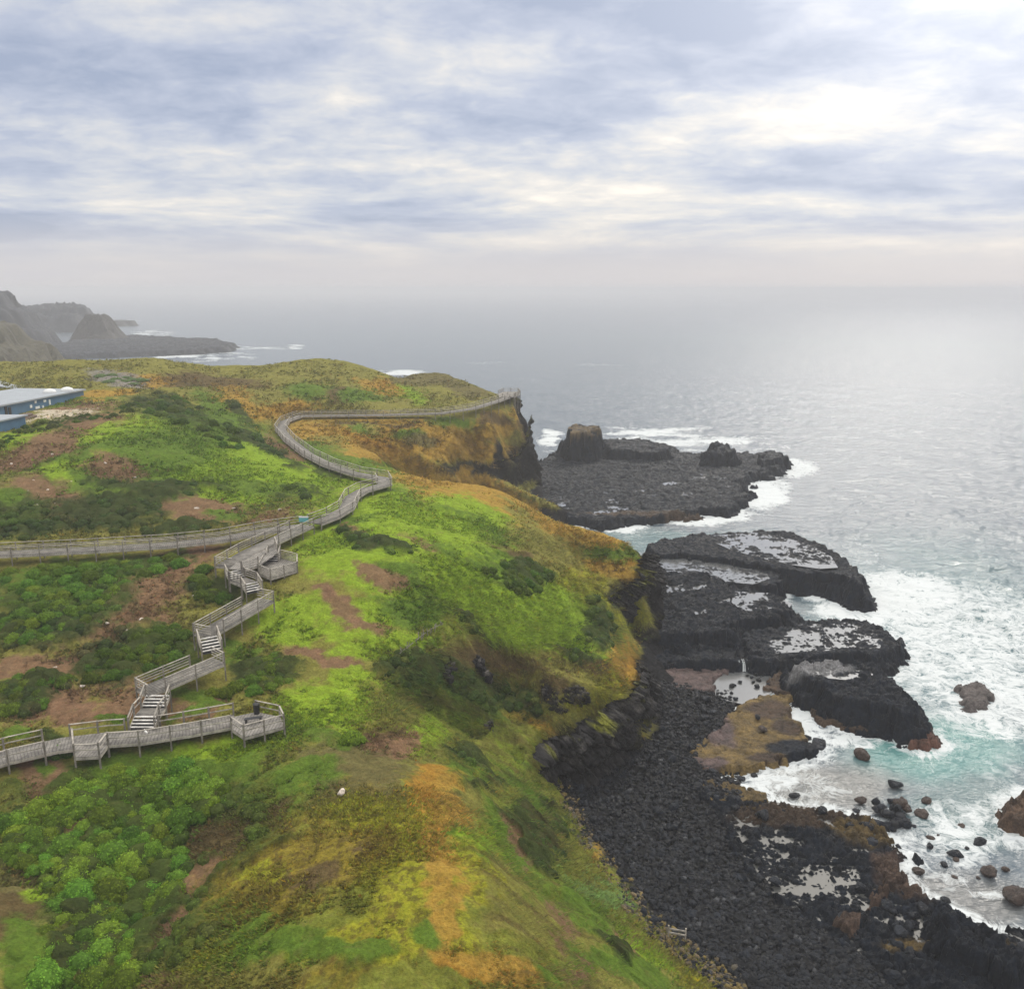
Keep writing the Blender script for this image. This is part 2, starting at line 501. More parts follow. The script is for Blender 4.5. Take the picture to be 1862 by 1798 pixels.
# ------------------------------------------------------------------ terrain control points
TP = [
    # ridge under the camera side
    (620, 1900, 21), (880, 1900, 20.5), (1050, 1900, 17), (400, 1900, 19.5), (150, 1900, 17), (-150, 1900, 20), (1200, 1900, 10), (1330, 1900, 6),
    (745, 1420, 22), (800, 1480, 22.5), (840, 1570, 22.6), (868, 1650, 22.4), (900, 1730, 21.8), (960, 1798, 20.8),
    (700, 1330, 21), (620, 1560, 22.3), (700, 1500, 22.6), (640, 1480, 21.8), (500, 1600, 21.8), (420, 1640, 20.8), (330, 1750, 20), (600, 1700, 22.2), (750, 1700, 22.8), (500, 1780, 21),
    (545, 1500, 20.8), (300, 1640, 17.6), (350, 1560, 18.0), (230, 1600, 17.0), (200, 1750, 16.5), (150, 1450, 18.2), (60, 1560, 18.7), (15, 1740, 19.3), (90, 1640, 17.5), (-120, 1600, 20),
    (430, 1470, 19.2), (300, 1430, 18.6), (-100, 1450, 20),
    (158, 1386, 20.5), (60, 1402, 20.3), (250, 1374, 20.5), (150, 1425, 19.6), (350, 1362, 20.5), (480, 1352, 20.7), (560, 1345, 20.5), (600, 1400, 20.9), (600, 1300, 20.8), (690, 1290, 21),
    # right flank of the ridge down to the beach
    (870, 1480, 17), (930, 1560, 15), (990, 1640, 13), (1060, 1720, 11), (1130, 1798, 9), (880, 1400, 13.5), (960, 1480, 10.5), (1020, 1570, 8.5), (1100, 1660, 7.3), (1190, 1745, 6.3), (1250, 1798, 5.6),
    (800, 1390, 18.5), (760, 1330, 19), (1000, 1432, 3.5), (1045, 1515, 3.8), (1090, 1585, 4.0), (1170, 1685, 4.2), (1250, 1748, 4.2), (1345, 1805, 4),
    # cove wall between the ridge and the spur
    (690, 1245, 20.2), (745, 1200, 20.8), (805, 1165, 20.5), (862, 1165, 18.8), (760, 1290, 16), (850, 1350, 11), (870, 1210, 15), (900, 1290, 10), (950, 1255, 11),
    (960, 1365, 7.6), (930, 1400, 8.5), (1050, 1330, 8.4), (1130, 1290, 8.0), (1040, 1250, 10.2), (1000, 1310, 9), (1100, 1250, 9.6), (1145, 1235, 10.2), (1150, 1262, 8.5),
    (990, 1420, 3.0), (1060, 1408, 2.8), (1130, 1372, 2.6), (1163, 1215, 9.5),
    # rim of the spur and the bright slope behind it
    (820, 1120, 20.4), (920, 1150, 17.6), (1000, 1195, 15), (1050, 1215, 13.4), (1100, 1222, 12),
    (1000, 1100, 17), (900, 1050, 21), (1060, 1150, 13.6), (1050, 1040, 17.2), (950, 980, 21.5), (850, 1000, 24), (750, 1000, 26), (800, 900, 25.3), (900, 900, 22.4), (1000, 955, 18.4),
    (1090, 963, 15.5), (1010, 940, 18), (950, 905, 20), (880, 881, 21.5), (805, 872, 23), (1150, 981, 15.6), (1172, 1015, 14.6), (1165, 1045, 13.4), (1120, 1068, 13), (1110, 1105, 12), (1100, 1160, 10.5), (1130, 1190, 10),
    (1118, 1090, 8.5), (1150, 1100, 7.4), (1172, 1135, 6.0), (1140, 1150, 7.0), (1180, 1150, 2.4), (1150, 1172, 2.4),
    (700, 1100, 23.3), (600, 1050, 25), (640, 1180, 21.5), (560, 1150, 22.5), (700, 940, 26.2), (560, 1240, 20.9), (740, 900, 26), (470, 1230, 20.6),
    # inland ground left of the stairs
    (100, 1080, 24.4), (300, 1080, 24.6), (50, 1180, 22.3), (200, 1180, 22.4), (50, 1280, 20.8), (150, 1260, 20.9), (330, 1100, 23.8), (-120, 1180, 22), (-120, 1300, 20.5), (60, 1330, 20.2), (400, 1110, 23.2), (300, 1210, 21.6),
    # green hill
    (100, 900, 28.6), (-150, 900, 30), (200, 800, 33), (250, 770, 34), (400, 770, 31.5), (490, 810, 27.2), (350, 850, 30), (0, 860, 30.6), (0, 800, 33), (120, 930, 27.4), (300, 930, 27), (450, 900, 27.2), (550, 890, 26.5), (600, 880, 26.0),
    (330, 735, 33), (420, 735, 31.2), (-150, 820, 33), (150, 775, 33.3), (40, 790, 33.0), (-150, 760, 33),
    (100, 757, 33.4), (200, 745, 33.6), (60, 768, 33.2), (270, 700, 34.3), (0, 690, 35.6), (200, 690, 35.6), (-180, 700, 36), (150, 722, 33.6),
    (0, 657, 37.5), (120, 653, 38.6), (200, 651, 38.9), (280, 649, 39), (340, 657, 37.3), (400, 667, 35), (480, 661, 36), (540, 652, 37), (600, 649, 37.2), (645, 662, 36), (710, 685, 30), (750, 678, 31), (790, 673, 31.6), (830, 680, 31), (868, 697, 29.5), (905, 713, 28),
    (-200, 655, 38), (400, 700, 33), (500, 715, 31.5), (600, 715, 31.2), (700, 715, 29.6), (800, 720, 28.8), (600, 690, 33.4), (760, 700, 30.2),
    # slope below the far walk
    (620, 775, 25.4), (720, 772, 25.4), (640, 800, 23.6), (720, 800, 22), (760, 770, 25.2), (820, 790, 22.2), (850, 820, 17.0), (900, 825, 16.2), (900, 775, 22.5), (935, 765, 22), (800, 815, 19.6), (640, 830, 25), (720, 850, 24), (600, 800, 25.4), (680, 820, 23.6),
    (800, 842, 17), (860, 836, 15.1), (930, 832, 13), (830, 866, 13.2), (900, 858, 12.2), (880, 874, 9.8), (940, 870, 6.3),
    (945, 716, 28), (962, 735, 24.5), (970, 755, 20.5), (976, 800, 12.6), (955, 800, 16.6), (974, 838, 5.6), (966, 868, 1.0), (940, 745, 24.5),
]
# points the photograph does not show, in metres: the far side of the hills, the sea bed
TW = [
    (12, 168, 3), (6, 180, 2), (-4, 190, 2), (21, 161, 2.6), (34, 150, 1), (30, 165, 0), (26.5, 141, 2.2), (27, 146, 2.2), (25.5, 152, 2.2), (24, 157, 2.4), (24.3, 136.5, 2.2), (22.5, 131, 2.2), (19.3, 112, 2.2), (18.9, 108, 2.2), (18.2, 104, 2.3), (18.8, 117, 2.2), (18.2, 122, 2.2), (16.8, 101, 2.4), (-12, 186, 8), (-18, 200, 3), (-8, 215, 1), (-8, 223, 1.5), (-22, 214, 6), (-3, 236, 1.5), (4, 240, 1.0), (9, 258, 1),
    (14, 287, 0), (12, 296, -2), (0, 297, 4), (-10, 305, 8), (-35, 335, 4), (-60, 335, 10), (-75, 322, 28), (-110, 335, 15), (-160, 320, 20), (-260, 330, 25), (-260, 200, 34), (-260, 100, 30), (-260, 20, 24),
    (-260, 345, 10), (-100, 345, 0), (0, 345, -2.5), (150, 345, -2.5), (150, 20, -2.5), (20, 345, -2.5), (25, 290, -2), (20, 250, -1), (30, 220, -1.5), (60, 180, -1.5), (45, 200, -2),
    (0, 20, 19), (-40, 20, 18), (15, 20, 12), (30, 25, 3), (24, 45, 4.5), (40, 45, 0.5), (60, 40, -2), (75, 60, -2), (60, 90, -2), (70, 120, -2.2), (90, 160, -2.2), (60, 150, -1),
    (-120, 20, 20), (28, 128, 0.2), (34, 118, -0.5), (31, 140, 1),
]
BEACH_EDGE = [(1335, 1262), (1320, 1300), (1252, 1385), (1335, 1440), (1262, 1442), (1320, 1530), (1400, 1640), (1560, 1740), (1620, 1800)]
TP += [(a, b, 0.75) for a, b in BEACH_EDGE]
TP += [(a, b, 1.9) for a, b in ((1230, 1290), (1180, 1400), (1130, 1470), (1200, 1560), (1300, 1680), (1450, 1790))]
TP += [(a, b, -0.7) for a, b in ((1400, 1330), (1420, 1440), (1440, 1540), (1560, 1640), (1720, 1740), (1450, 1240), (1380, 1240), (1240, 1225), (1300, 1235))]
TP += [(a, b, -1.6) for a, b in ((1560, 1360), (1600, 1500), (1750, 1600), (1850, 1700), (1700, 1330), (1850, 1400), (1700, 1200))]

pts = [tuple(at(a, b, z)) for a, b, z in TP] + [tuple(map(float, p)) for p in TW]
pts += [(-145, 160, 32.6), (-145, 190, 32.8), (-145, 225, 33.6), (-112, 165, 32.4), (-112, 190, 32.8), (-106, 225, 33.4), (-104, 190, 33.0), (-104, 172, 32.7)]


def resample(line, step):
    out = []
    for a, b in zip(line[:-1], line[1:]):
        n = max(1, int(np.linalg.norm(np.array(b) - a) / step))
        out += [np.array(a) + (np.array(b) - a) * i / n for i in range(n)]
    return out + [np.array(line[-1])]


for ln, drop in ((L_LOWER, 1.0), (L_LEFT, 1.4), (L_UPPER, 1.0)):
    pts += [(p[0], p[1], p[2] - drop) for p in resample(ln, 5.0)]
for z in ZIG:
    a, b = z[1], z[2]
    pts += [tuple(a * 0.5 + b * 0.5 - (0, 0, 1.35))]
    if z[0] == 'ramp': pts += [tuple(a * 0.85 + b * 0.15 - (0, 0, 1.3)), tuple(a * 0.15 + b * 0.85 - (0, 0, 1.3))]

P3 = np.array(pts)
keep = []
for i in range(len(P3)):           # later points (walkways) win over close earlier ones
    if not len(P3[i + 1:]) or np.min(np.hypot(*(P3[i + 1:, :2] - P3[i, :2]).T)) > 1.2: keep.append(i)
P3 = P3[keep]
res = delaunay_2d_cdt([Vector((a, b)) for a, b in P3[:, :2]], [], [], 0, 1e-4)
dv = np.array([v[:] for v in res[0]]); dz = np.array([P3[o[0], 2] for o in res[3]])
GX0, GY0, GS = -260.0, 20.0, 0.5
NX, NY = int(410 / GS) + 1, int(325 / GS) + 1
HT = np.full((NY, NX), np.nan)
for tri in res[2]:
    a, b, c = (dv[i] for i in tri)
    x0 = max(0, int((min(a[0], b[0], c[0]) - GX0) / GS)); x1 = min(NX - 1, int((max(a[0], b[0], c[0]) - GX0) / GS) + 1)
    y0 = max(0, int((min(a[1], b[1], c[1]) - GY0) / GS)); y1 = min(NY - 1, int((max(a[1], b[1], c[1]) - GY0) / GS) + 1)
    xs, ys = np.meshgrid(GX0 + GS * np.arange(x0, x1 + 1), GY0 + GS * np.arange(y0, y1 + 1))
    det = (b[1] - c[1]) * (a[0] - c[0]) + (c[0] - b[0]) * (a[1] - c[1])
    if abs(det) < 1e-9: continue
    l1 = ((b[1] - c[1]) * (xs - c[0]) + (c[0] - b[0]) * (ys - c[1])) / det
    l2 = ((c[1] - a[1]) * (xs - c[0]) + (a[0] - c[0]) * (ys - c[1])) / det
    l3 = 1 - l1 - l2
    k = (l1 > -1e-6) & (l2 > -1e-6) & (l3 > -1e-6)
    sub = HT[y0:y1 + 1, x0:x1 + 1]
    sub[k] = (l1 * dz[tri[0]] + l2 * dz[tri[1]] + l3 * dz[tri[2]])[k]
HT[np.isnan(HT)] = -2.5


def blur(a, s):
    r = max(1, int(3 * s)); k = np.exp(-0.5 * (np.arange(-r, r + 1) / s) ** 2); k /= k.sum()
    p = np.pad(a, ((r, r), (0, 0)), 'edge'); a = sum(k[i] * p[i:i + a.shape[0]] for i in range(2 * r + 1))
    p = np.pad(a, ((0, 0), (r, r)), 'edge'); return sum(k[i] * p[:, i:i + a.shape[1]] for i in range(2 * r + 1))


gy, gx = np.gradient(blur(HT, 1.5), GS)
slope0 = np.hypot(gx, gy)
steep = sstep(0.7, 1.3, blur(slope0, 2.0))
yy = GY0 + GS * np.arange(NY)[:, None] + 0 * HT
far = sstep(90, 200, yy)
soft = blur(HT, 4.0) * (1 - far) + blur(HT, 4.5) * far
HT = soft * (1 - steep) + blur(HT, 1.3) * steep


def samp(r, x, y):
    fx = np.clip((np.asarray(x, float) - GX0) / GS, 0, NX - 1.001); fy = np.clip((np.asarray(y, float) - GY0) / GS, 0, NY - 1.001)
    i = fx.astype(int); j = fy.astype(int); u = fx - i; v = fy - j
    return (r[j, i] * (1 - u) + r[j, i + 1] * u) * (1 - v) + (r[j + 1, i] * (1 - u) + r[j + 1, i + 1] * u) * v


# the grass stops short of the rock edges
COVE_TOP = [(958, 1372, 8.6), (985, 1345, 9.4), (1030, 1328, 9.6), (1070, 1305, 9.8), (1112, 1278, 10.0), (1138, 1256, 10.4), (1150, 1238, 10.6), (1158, 1222, 10.6), (1160, 1204, 10.2)]
PROM_TOP = [(1108, 1090, 12.0), (1132, 1070, 12.6), (1158, 1054, 13.0), (1172, 1032, 13.8), (1170, 1004, 14.6)]
for ln, dr, w in ((COVE_TOP, 1.2, 1.6), (PROM_TOP, 0.5, 1.0)):
    for p in resample(path3(ln), 0.5):
        i = int((p[0] - GX0) / GS); j = int((p[1] - GY0) / GS); sl = (slice(j - 8, j + 9), slice(i - 8, i + 9))
        d = np.hypot(GX0 + GS * np.arange(i - 8, i + 9)[None, :] - p[0], GY0 + GS * np.arange(j - 8, j + 9)[:, None] - p[1])
        HT[sl] = np.minimum(HT[sl], p[2] - dr + np.maximum(0, d - w) * 1.1)
# the walkways keep clear ground under them
XS = GX0 + GS * np.arange(NX)[None, :] + 0 * HT; YS = yy
for ln, w in [(resample(L_LOWER, 1.0), 2.6), (resample(L_LEFT, 1.0), 2.4), (resample(L_UPPER, 1.0), 2.4)] + [(resample([z[1], z[2]], 0.7), 2.6) for z in ZIG]:
    for p in ln:
        i = int((p[0] - GX0) / GS); j = int((p[1] - GY0) / GS)
        if not (8 < i < NX - 8 and 8 < j < NY - 8): continue
        sl = (slice(j - 8, j + 9), slice(i - 8, i + 9))
        d = np.hypot(XS[sl] - p[0], YS[sl] - p[1])
        lim = p[2] - 0.75 + np.maximum(0, d - w) * 0.9
        HT[sl] = np.minimum(HT[sl], lim)
HT = blur(HT, 0.8)


def hit(px, py, extra=0.0, tmax=420.0, n=1100):
    """where the sight line of a photo point meets the ground"""
    dx, dy, dz_ = ray(px, py)
    out = np.full((len(dx), 3), np.nan); alive = np.ones(len(dx), bool)
    tp = np.full(len(dx), 25.0)
    for t in np.linspace(25, tmax, n):
        x, y, z = dx * t, dy * t, CAMZ + dz_ * t
        h = samp(HT, x, y)
        k = alive & (z <= h + extra)
        if k.any():
            tt = t - (tmax - 25) / n * 0.5
            out[k, 0] = dx[k] * tt; out[k, 1] = dy[k] * tt; out[k, 2] = h[k]
            alive &= ~k
    return out


# ------------------------------------------------------------------ ground cover map: kinds of plants and soil where they grow
CL = {'A': lin(112, 118, 46), 'L': lin(124, 150, 40), 'G': lin(92, 120, 38), 'D': lin(58, 80, 33), 'S': lin(74, 100, 36), 'B': lin(122, 96, 74), 'O': lin(156, 127, 56), 'V': lin(122, 120, 58),
      'Y': lin(138, 140, 40), 'M': lin(128, 116, 44), 'R': lin(154, 118, 48), 'K': lin(36, 35, 36), 'Q': lin(126, 124, 120), 'W': lin(92, 78, 52), 'P': lin(112, 140, 76), 'E': lin(190, 180, 160),
      'T': lin(102, 96, 60)}
# (kind, centre x, centre y, radius x, radius y, turn)
PATCH = [
    ('V', 450, 690, 700, 60, 0), ('W', 330, 690, 160, 14, 4), ('O', 250, 690, 60, 12, 5), ('V', 200, 670, 190, 14, 0), ('Q', 215, 690, 55, 12, 12), ('O', 440, 740, 50, 25, 40), ('O', 520, 745, 60, 14, -10), ('G', 120, 730, 90, 12, 0), ('O', 190, 718, 60, 7, -3),
    ('W', 620, 718, 30, 14, 10), ('G', 660, 720, 40, 14, 0), ('L', 740, 715, 40, 12, 25), ('T', 840, 705, 90, 14, 20), ('V', 590, 680, 110, 22, 0), ('O', 690, 705, 40, 10, 15), ('G', 560, 710, 40, 16, 0), ('T', 760, 690, 60, 12, 0), ('O', 700, 700, 26, 12, 20), ('V', 850, 735, 60, 10, -10),
    ('E', 105, 756, 50, 6, -5), ('B', 150, 745, 60, 12, -8),
    ('D', 290, 750, 60, 20, 15), ('D', 370, 775, 110, 22, 30), ('G', 420, 775, 90, 20, 45), ('D', 440, 760, 40, 10, 50), ('D', 130, 770, 120, 7, -12),
    ('G', 330, 850, 330, 80, 0), ('L', 300, 820, 130, 50, 25), ('L', 500, 850, 130, 30, 15), ('G', 260, 830, 140, 46, -10), ('L', 40, 800, 60, 14, -18), ('B', 110, 800, 130, 24, -20), ('L', 180, 790, 40, 14, -20), ('B', 30, 840, 60, 16, -15), ('L', 130, 845, 80, 10, -18), ('B', 205, 850, 60, 22, 10), ('B', 60, 900, 55, 30, 20), ('L', 115, 872, 26, 16, 10), ('B', 120, 920, 46, 30, 25),
    ('D', 210, 925, 120, 26, -4), ('D', 300, 890, 130, 16, 5), ('S', 30, 940, 60, 40, 0), ('G', 20, 905, 24, 18, 0), ('D', 110, 960, 160, 12, -3), ('B', 370, 930, 70, 22, 0), ('L', 420, 905, 60, 9, 3), ('B', 520, 930, 70, 14, -8), ('G', 410, 935, 40, 8, 0), ('D', 330, 960, 80, 8, -2), ('D', 560, 900, 60, 16, -5), ('D', 480, 815, 80, 10, 30), ('B', 520, 820, 46, 10, 35), ('D', 600, 860, 40, 10, 20),
    # below the far walk
    ('O', 700, 790, 190, 32, 4), ('O', 800, 810, 160, 26, 8), ('V', 640, 780, 50, 16, 0), ('G', 640, 788, 30, 12, 0), ('O', 590, 790, 60, 20, 10), ('G', 740, 790, 30, 10, 0), ('V', 620, 812, 60, 14, 12), ('G', 590, 825, 50, 14, 30), ('O', 700, 830, 90, 22, 12), ('R', 680, 805, 60, 8, 18), ('W', 720, 772, 40, 5, 0), ('W', 640, 770, 60, 4, 0), ('T', 765, 800, 30, 10, 5), ('G', 690, 850, 70, 10, 15), ('O', 760, 850, 60, 14, 10), ('G', 850, 770, 60, 10, 5), ('O', 900, 775, 40, 26, 0), ('O', 950, 750, 18, 22, 0), ('W', 905, 765, 34, 10, 10), ('O', 870, 815, 70, 12, 5),
    ('K', 955, 840, 40, 34, 0), ('K', 870, 856, 80, 14, 5), ('K', 974, 775, 8, 46, 0), ('K', 900, 865, 70, 14, 0), ('W', 955, 775, 10, 40, 0), ('O', 968, 796, 9, 9, 0), ('O', 845, 860, 16, 8, 0),
    # bright slope
    ('L', 760, 1010, 230, 110, 25), ('L', 620, 1000, 90, 60, 0), ('O', 830, 885, 120, 22, 10), ('O', 920, 915, 110, 24, 25), ('O', 1010, 960, 110, 20, 30), ('O', 1110, 990, 70, 22, 25), ('V', 960, 945, 60, 10, 40), ('L', 850, 930, 80, 24, 15), ('G', 720, 900, 50, 10, 10), ('G', 860, 950, 80, 14, 25), ('L', 700, 925, 60, 16, 0), ('G', 650, 960, 50, 18, 20), ('D', 700, 990, 46, 16, 30), ('B', 755, 975, 22, 16, 50), ('B', 780, 1005, 14, 20, 60), ('G', 810, 985, 40, 30, 10), ('W', 880, 985, 50, 16, 20), ('G', 890, 1010, 60, 12, 20), ('W', 950, 1010, 40, 14, -10), ('O', 1080, 1030, 50, 20, 25), ('G', 1110, 1005, 60, 12, 5), ('O', 1140, 1040, 40, 16, 20), ('V', 1020, 1010, 34, 40, 45), ('D', 960, 1045, 42, 22, 10), ('Y', 1060, 1070, 50, 30, 40), ('Y', 1090, 1110, 40, 30, 60),
    ('L', 980, 1110, 150, 60, 22), ('L', 1020, 1160, 80, 34, 20), ('G', 880, 1040, 60, 20, 20), ('D', 930, 1070, 30, 10, 20), ('W', 990, 1085, 40, 8, 20), ('D', 1090, 1140, 30, 44, -20), ('D', 1060, 1185, 34, 14, 20), ('G', 760, 1060, 80, 22, 20), ('L', 830, 1070, 80, 20, 25), ('B', 690, 1050, 46, 12, 25), ('B', 640, 960, 24, 8, 0), ('L', 680, 960, 30, 8, 10), ('D', 650, 980, 40, 14, 20),
    ('R', 1140, 1010, 24, 8, 20), ('G', 1130, 1000, 36, 10, 10), ('O', 1085, 975, 50, 8, 25),
    ('G', 720, 1110, 70, 26, 5), ('L', 640, 1130, 60, 40, 0), ('B', 595, 1085, 36, 14, 10), ('B', 620, 1110, 36, 22, 40), ('L', 520, 1130, 70, 44, 0), ('B', 670, 1140, 60, 12, 10), ('B', 560, 1190, 50, 16, 15), ('B', 600, 1210, 46, 20, 30), ('L', 640, 1190, 46, 20, 0), ('D', 480, 1225, 70, 30, 0), ('G', 440, 1190, 40, 14, -10), ('L', 630, 1240, 40, 12, 0), ('G', 770, 1170, 34, 10, -30),
    ('O', 1140, 1180, 14, 20, 0), ('Y', 1148, 1125, 26, 26, 0), ('O', 1130, 1210, 26, 30, 0), ('Y', 1110, 1250, 40, 24, 0), ('R', 1145, 1215, 12, 20, 0), ('O', 1000, 1345, 40, 14, 30), ('Y', 960, 1340, 30, 12, 30), ('W', 1070, 1215, 40, 14, 10), ('O', 1140, 1235, 20, 18, 0),
    # cove face
    ('D', 820, 1260, 130, 70, 25), ('G', 760, 1250, 60, 24, 10), ('W', 900, 1200, 80, 24, 18), ('D', 760, 1235, 90, 24, 10), ('D', 860, 1140, 70, 10, 30), ('W', 960, 1215, 50, 14, 15), ('G', 860, 1310, 40, 50, -40), ('D', 900, 1270, 40, 30, 20), ('V', 990, 1240, 60, 18, 0), ('D', 950, 1290, 30, 40, 0), ('W', 1010, 1250, 30, 24, 0), ('K', 1000, 1270, 20, 22, 0), ('K', 1045, 1262, 14, 20, 0), ('K', 1030, 1290, 34, 8, -10), ('Y', 1080, 1285, 60, 12, -12), ('O', 970, 1330, 60, 14, 20), ('V', 1010, 1320, 30, 12, 10),
    ('K', 880, 1345, 13, 30, 10), ('K', 1060, 1360, 90, 40, -12), ('K', 1140, 1320, 30, 50, 0), ('K', 960, 1380, 30, 14, 0), ('K', 820, 1210, 9, 18, 10), ('K', 1170, 1230, 10, 40, 0), ('K', 1165, 1070, 34, 22, 10), ('K', 1115, 1075, 22, 10, -20), ('K', 1122, 1095, 12, 12, 0), ('K', 1172, 1160, 22, 14, 0), ('L', 935, 1380, 13, 44, -30), ('L', 905, 1400, 40, 10, 45), ('K', 1040, 1400, 60, 16, -12),
    ('L', 900, 1090, 130, 40, 24), ('L', 1010, 1130, 110, 46, 24), ('L', 780, 950, 120, 36, 20), ('L', 720, 1160, 60, 24, 0), ('L', 940, 1160, 70, 16, 25), ('G', 760, 1110, 60, 20, 10), ('D', 1040, 1190, 50, 10, 20), ('D', 960, 1045, 42, 24, 10), ('D', 1095, 1150, 24, 36, -20),
    # left: thickets and dry earth
    ('B', 250, 1090, 140, 60, -30), ('B', 330, 1010, 90, 16, -10), ('B', 100, 1200, 140, 24, -8), ('B', 100, 1280, 90, 40, -10), ('B', 250, 1270, 60, 40, 0), ('S', 110, 1090, 130, 60, -5), ('G', 150, 1050, 140, 34, -8), ('D', 60, 1140, 100, 34, 0), ('S', 250, 1030, 90, 20, -12), ('D', 400, 1070, 46, 30, 0), ('D', 250, 1190, 110, 40, -10), ('S', 300, 1180, 60, 40, 20), ('D', 90, 1240, 50, 18, 0), ('D', 40, 1275, 60, 26, 0), ('B', 170, 1300, 80, 22, 0), ('B', 345, 1290, 40, 20, 0), ('G', 330, 1255, 50, 16, 20), ('G', 30, 1330, 40, 12, 0), ('B', 20, 1235, 40, 10, 0), ('D', 110, 1355, 26, 16, 0), ('G', 215, 1310, 24, 10, 0), ('G', 350, 1280, 60, 12, -15), ('B', 400, 1260, 30, 10, -15),
    # foreground
    ('A', 700, 1600, 460, 300, 0),
    ('S', 250, 1560, 260, 200, 0), ('G', 330, 1400, 170, 44, -8), ('L', 430, 1360, 130, 22, -6), ('L', 600, 1280, 90, 34, 0), ('G', 560, 1330, 70, 16, 0), ('B', 80, 1410, 44, 34, 0), ('B', 90, 1470, 46, 24, 0), ('W', 110, 1500, 24, 40, 10), ('G', 90, 1405, 18, 14, 0), ('T', 640, 1400, 130, 60, 0), ('B', 700, 1340, 60, 26, 0), ('W', 690, 1330, 50, 14, -10), ('G', 625, 1352, 26, 14, 0), ('L', 775, 1340, 30, 36, 35), ('B', 745, 1360, 16, 30, 30), ('G', 540, 1420, 70, 34, -20), ('W', 400, 1510, 56, 36, -35), ('B', 380, 1590, 50, 24, -45), ('W', 500, 1470, 40, 20, -20), ('D', 430, 1600, 80, 18, -40), ('D', 480, 1540, 60, 16, -35), ('W', 300, 1690, 60, 20, -50), ('B', 330, 1670, 20, 40, 40), ('W', 20, 1670, 60, 50, 0), ('G', 40, 1740, 40, 60, 0), ('L', 60, 1620, 22, 40, -10), ('T', 20, 1600, 36, 30, 0), ('D', 150, 1720, 60, 60, 0), ('B', 310, 1790, 50, 20, 0), ('G', 30, 1770, 30, 40, 0),
    ('M', 600, 1640, 230, 160, -25), ('Y', 650, 1480, 70, 26, 0), ('Y', 700, 1600, 60, 60, 20), ('V', 480, 1740, 150, 50, -20), ('M', 560, 1560, 100, 60, -20), ('W', 560, 1585, 50, 18, -15), ('Y', 480, 1590, 40, 20, -20), ('Y', 560, 1700, 120, 40, 0), ('G', 560, 1720, 90, 22, 10), ('Y', 640, 1660, 60, 30, 20), ('G', 420, 1680, 60, 20, -40), ('Y', 400, 1730, 60, 30, -30), ('M', 690, 1540, 60, 30, 0), ('W', 640, 1540, 40, 10, -10), ('Y', 740, 1720, 50, 60, 0),
    ('R', 785, 1455, 36, 34, 35), ('R', 800, 1520, 34, 60, 12), ('O', 810, 1590, 34, 50, 10), ('Y', 750, 1500, 28, 80, 0), ('O', 870, 1770, 80, 30, 10), ('R', 860, 1790, 60, 16, 10), ('V', 830, 1680, 80, 40, 30), ('Y', 790, 1640, 40, 50, 0), ('G', 800, 1720, 40, 30, 0),
    # right flank
    ('G', 900, 1560, 70, 130, -32), ('V', 850, 1470, 40, 60, -30), ('D', 850, 1400, 60, 40, 40), ('G', 830, 1420, 40, 30, 0), ('D', 970, 1480, 40, 60, -30), ('G', 950, 1440, 20, 60, -30), ('D', 1000, 1560, 50, 26, 40), ('L', 885, 1540, 20, 40, -30), ('V', 920, 1620, 50, 40, 35), ('Y', 880, 1600, 20, 60, -35), ('B', 1010, 1700, 60, 18, 60), ('B', 950, 1540, 12, 40, -25), ('G', 1090, 1700, 120, 40, 40), ('G', 1060, 1640, 40, 26, 40), ('P', 1080, 1620, 36, 14, 30), ('P', 1120, 1640, 30, 14, 30), ('L', 1160, 1720, 70, 24, 40), ('B', 1130, 1730, 40, 12, 45), ('G', 1130, 1780, 110, 24, 10), ('D', 1100, 1740, 40, 14, 30), ('Y', 1270, 1775, 40, 20, 35), ('B', 1060, 1790, 40, 12, 40), ('G', 1000, 1790, 40, 14, 20), ('V', 950, 1690, 50, 30, 35),
    ('R', 778, 1445, 36, 38, 35), ('O', 800, 1500, 36, 80, 14), ('R', 812, 1520, 22, 50, 14), ('Y', 832, 1610, 40, 70, 14), ('O', 826, 1600, 24, 60, 14), ('Y', 862, 1700, 36, 60, 20), ('O', 900, 1785, 70, 26, 12), ('Y', 770, 1560, 24, 90, 8), ('O', 812, 1530, 26, 100, 14), ('O', 845, 1680, 28, 80, 20), ('G', 480, 1705, 110, 36, -25), ('A', 600, 1640, 90, 40, -10), ('G', 660, 1740, 70, 30, 0), ('E', 108, 757, 62, 8, -6),
    ('O', 1090, 1550, 28, 12, 40), ('T', 1110, 1570, 30, 14, 45),
]


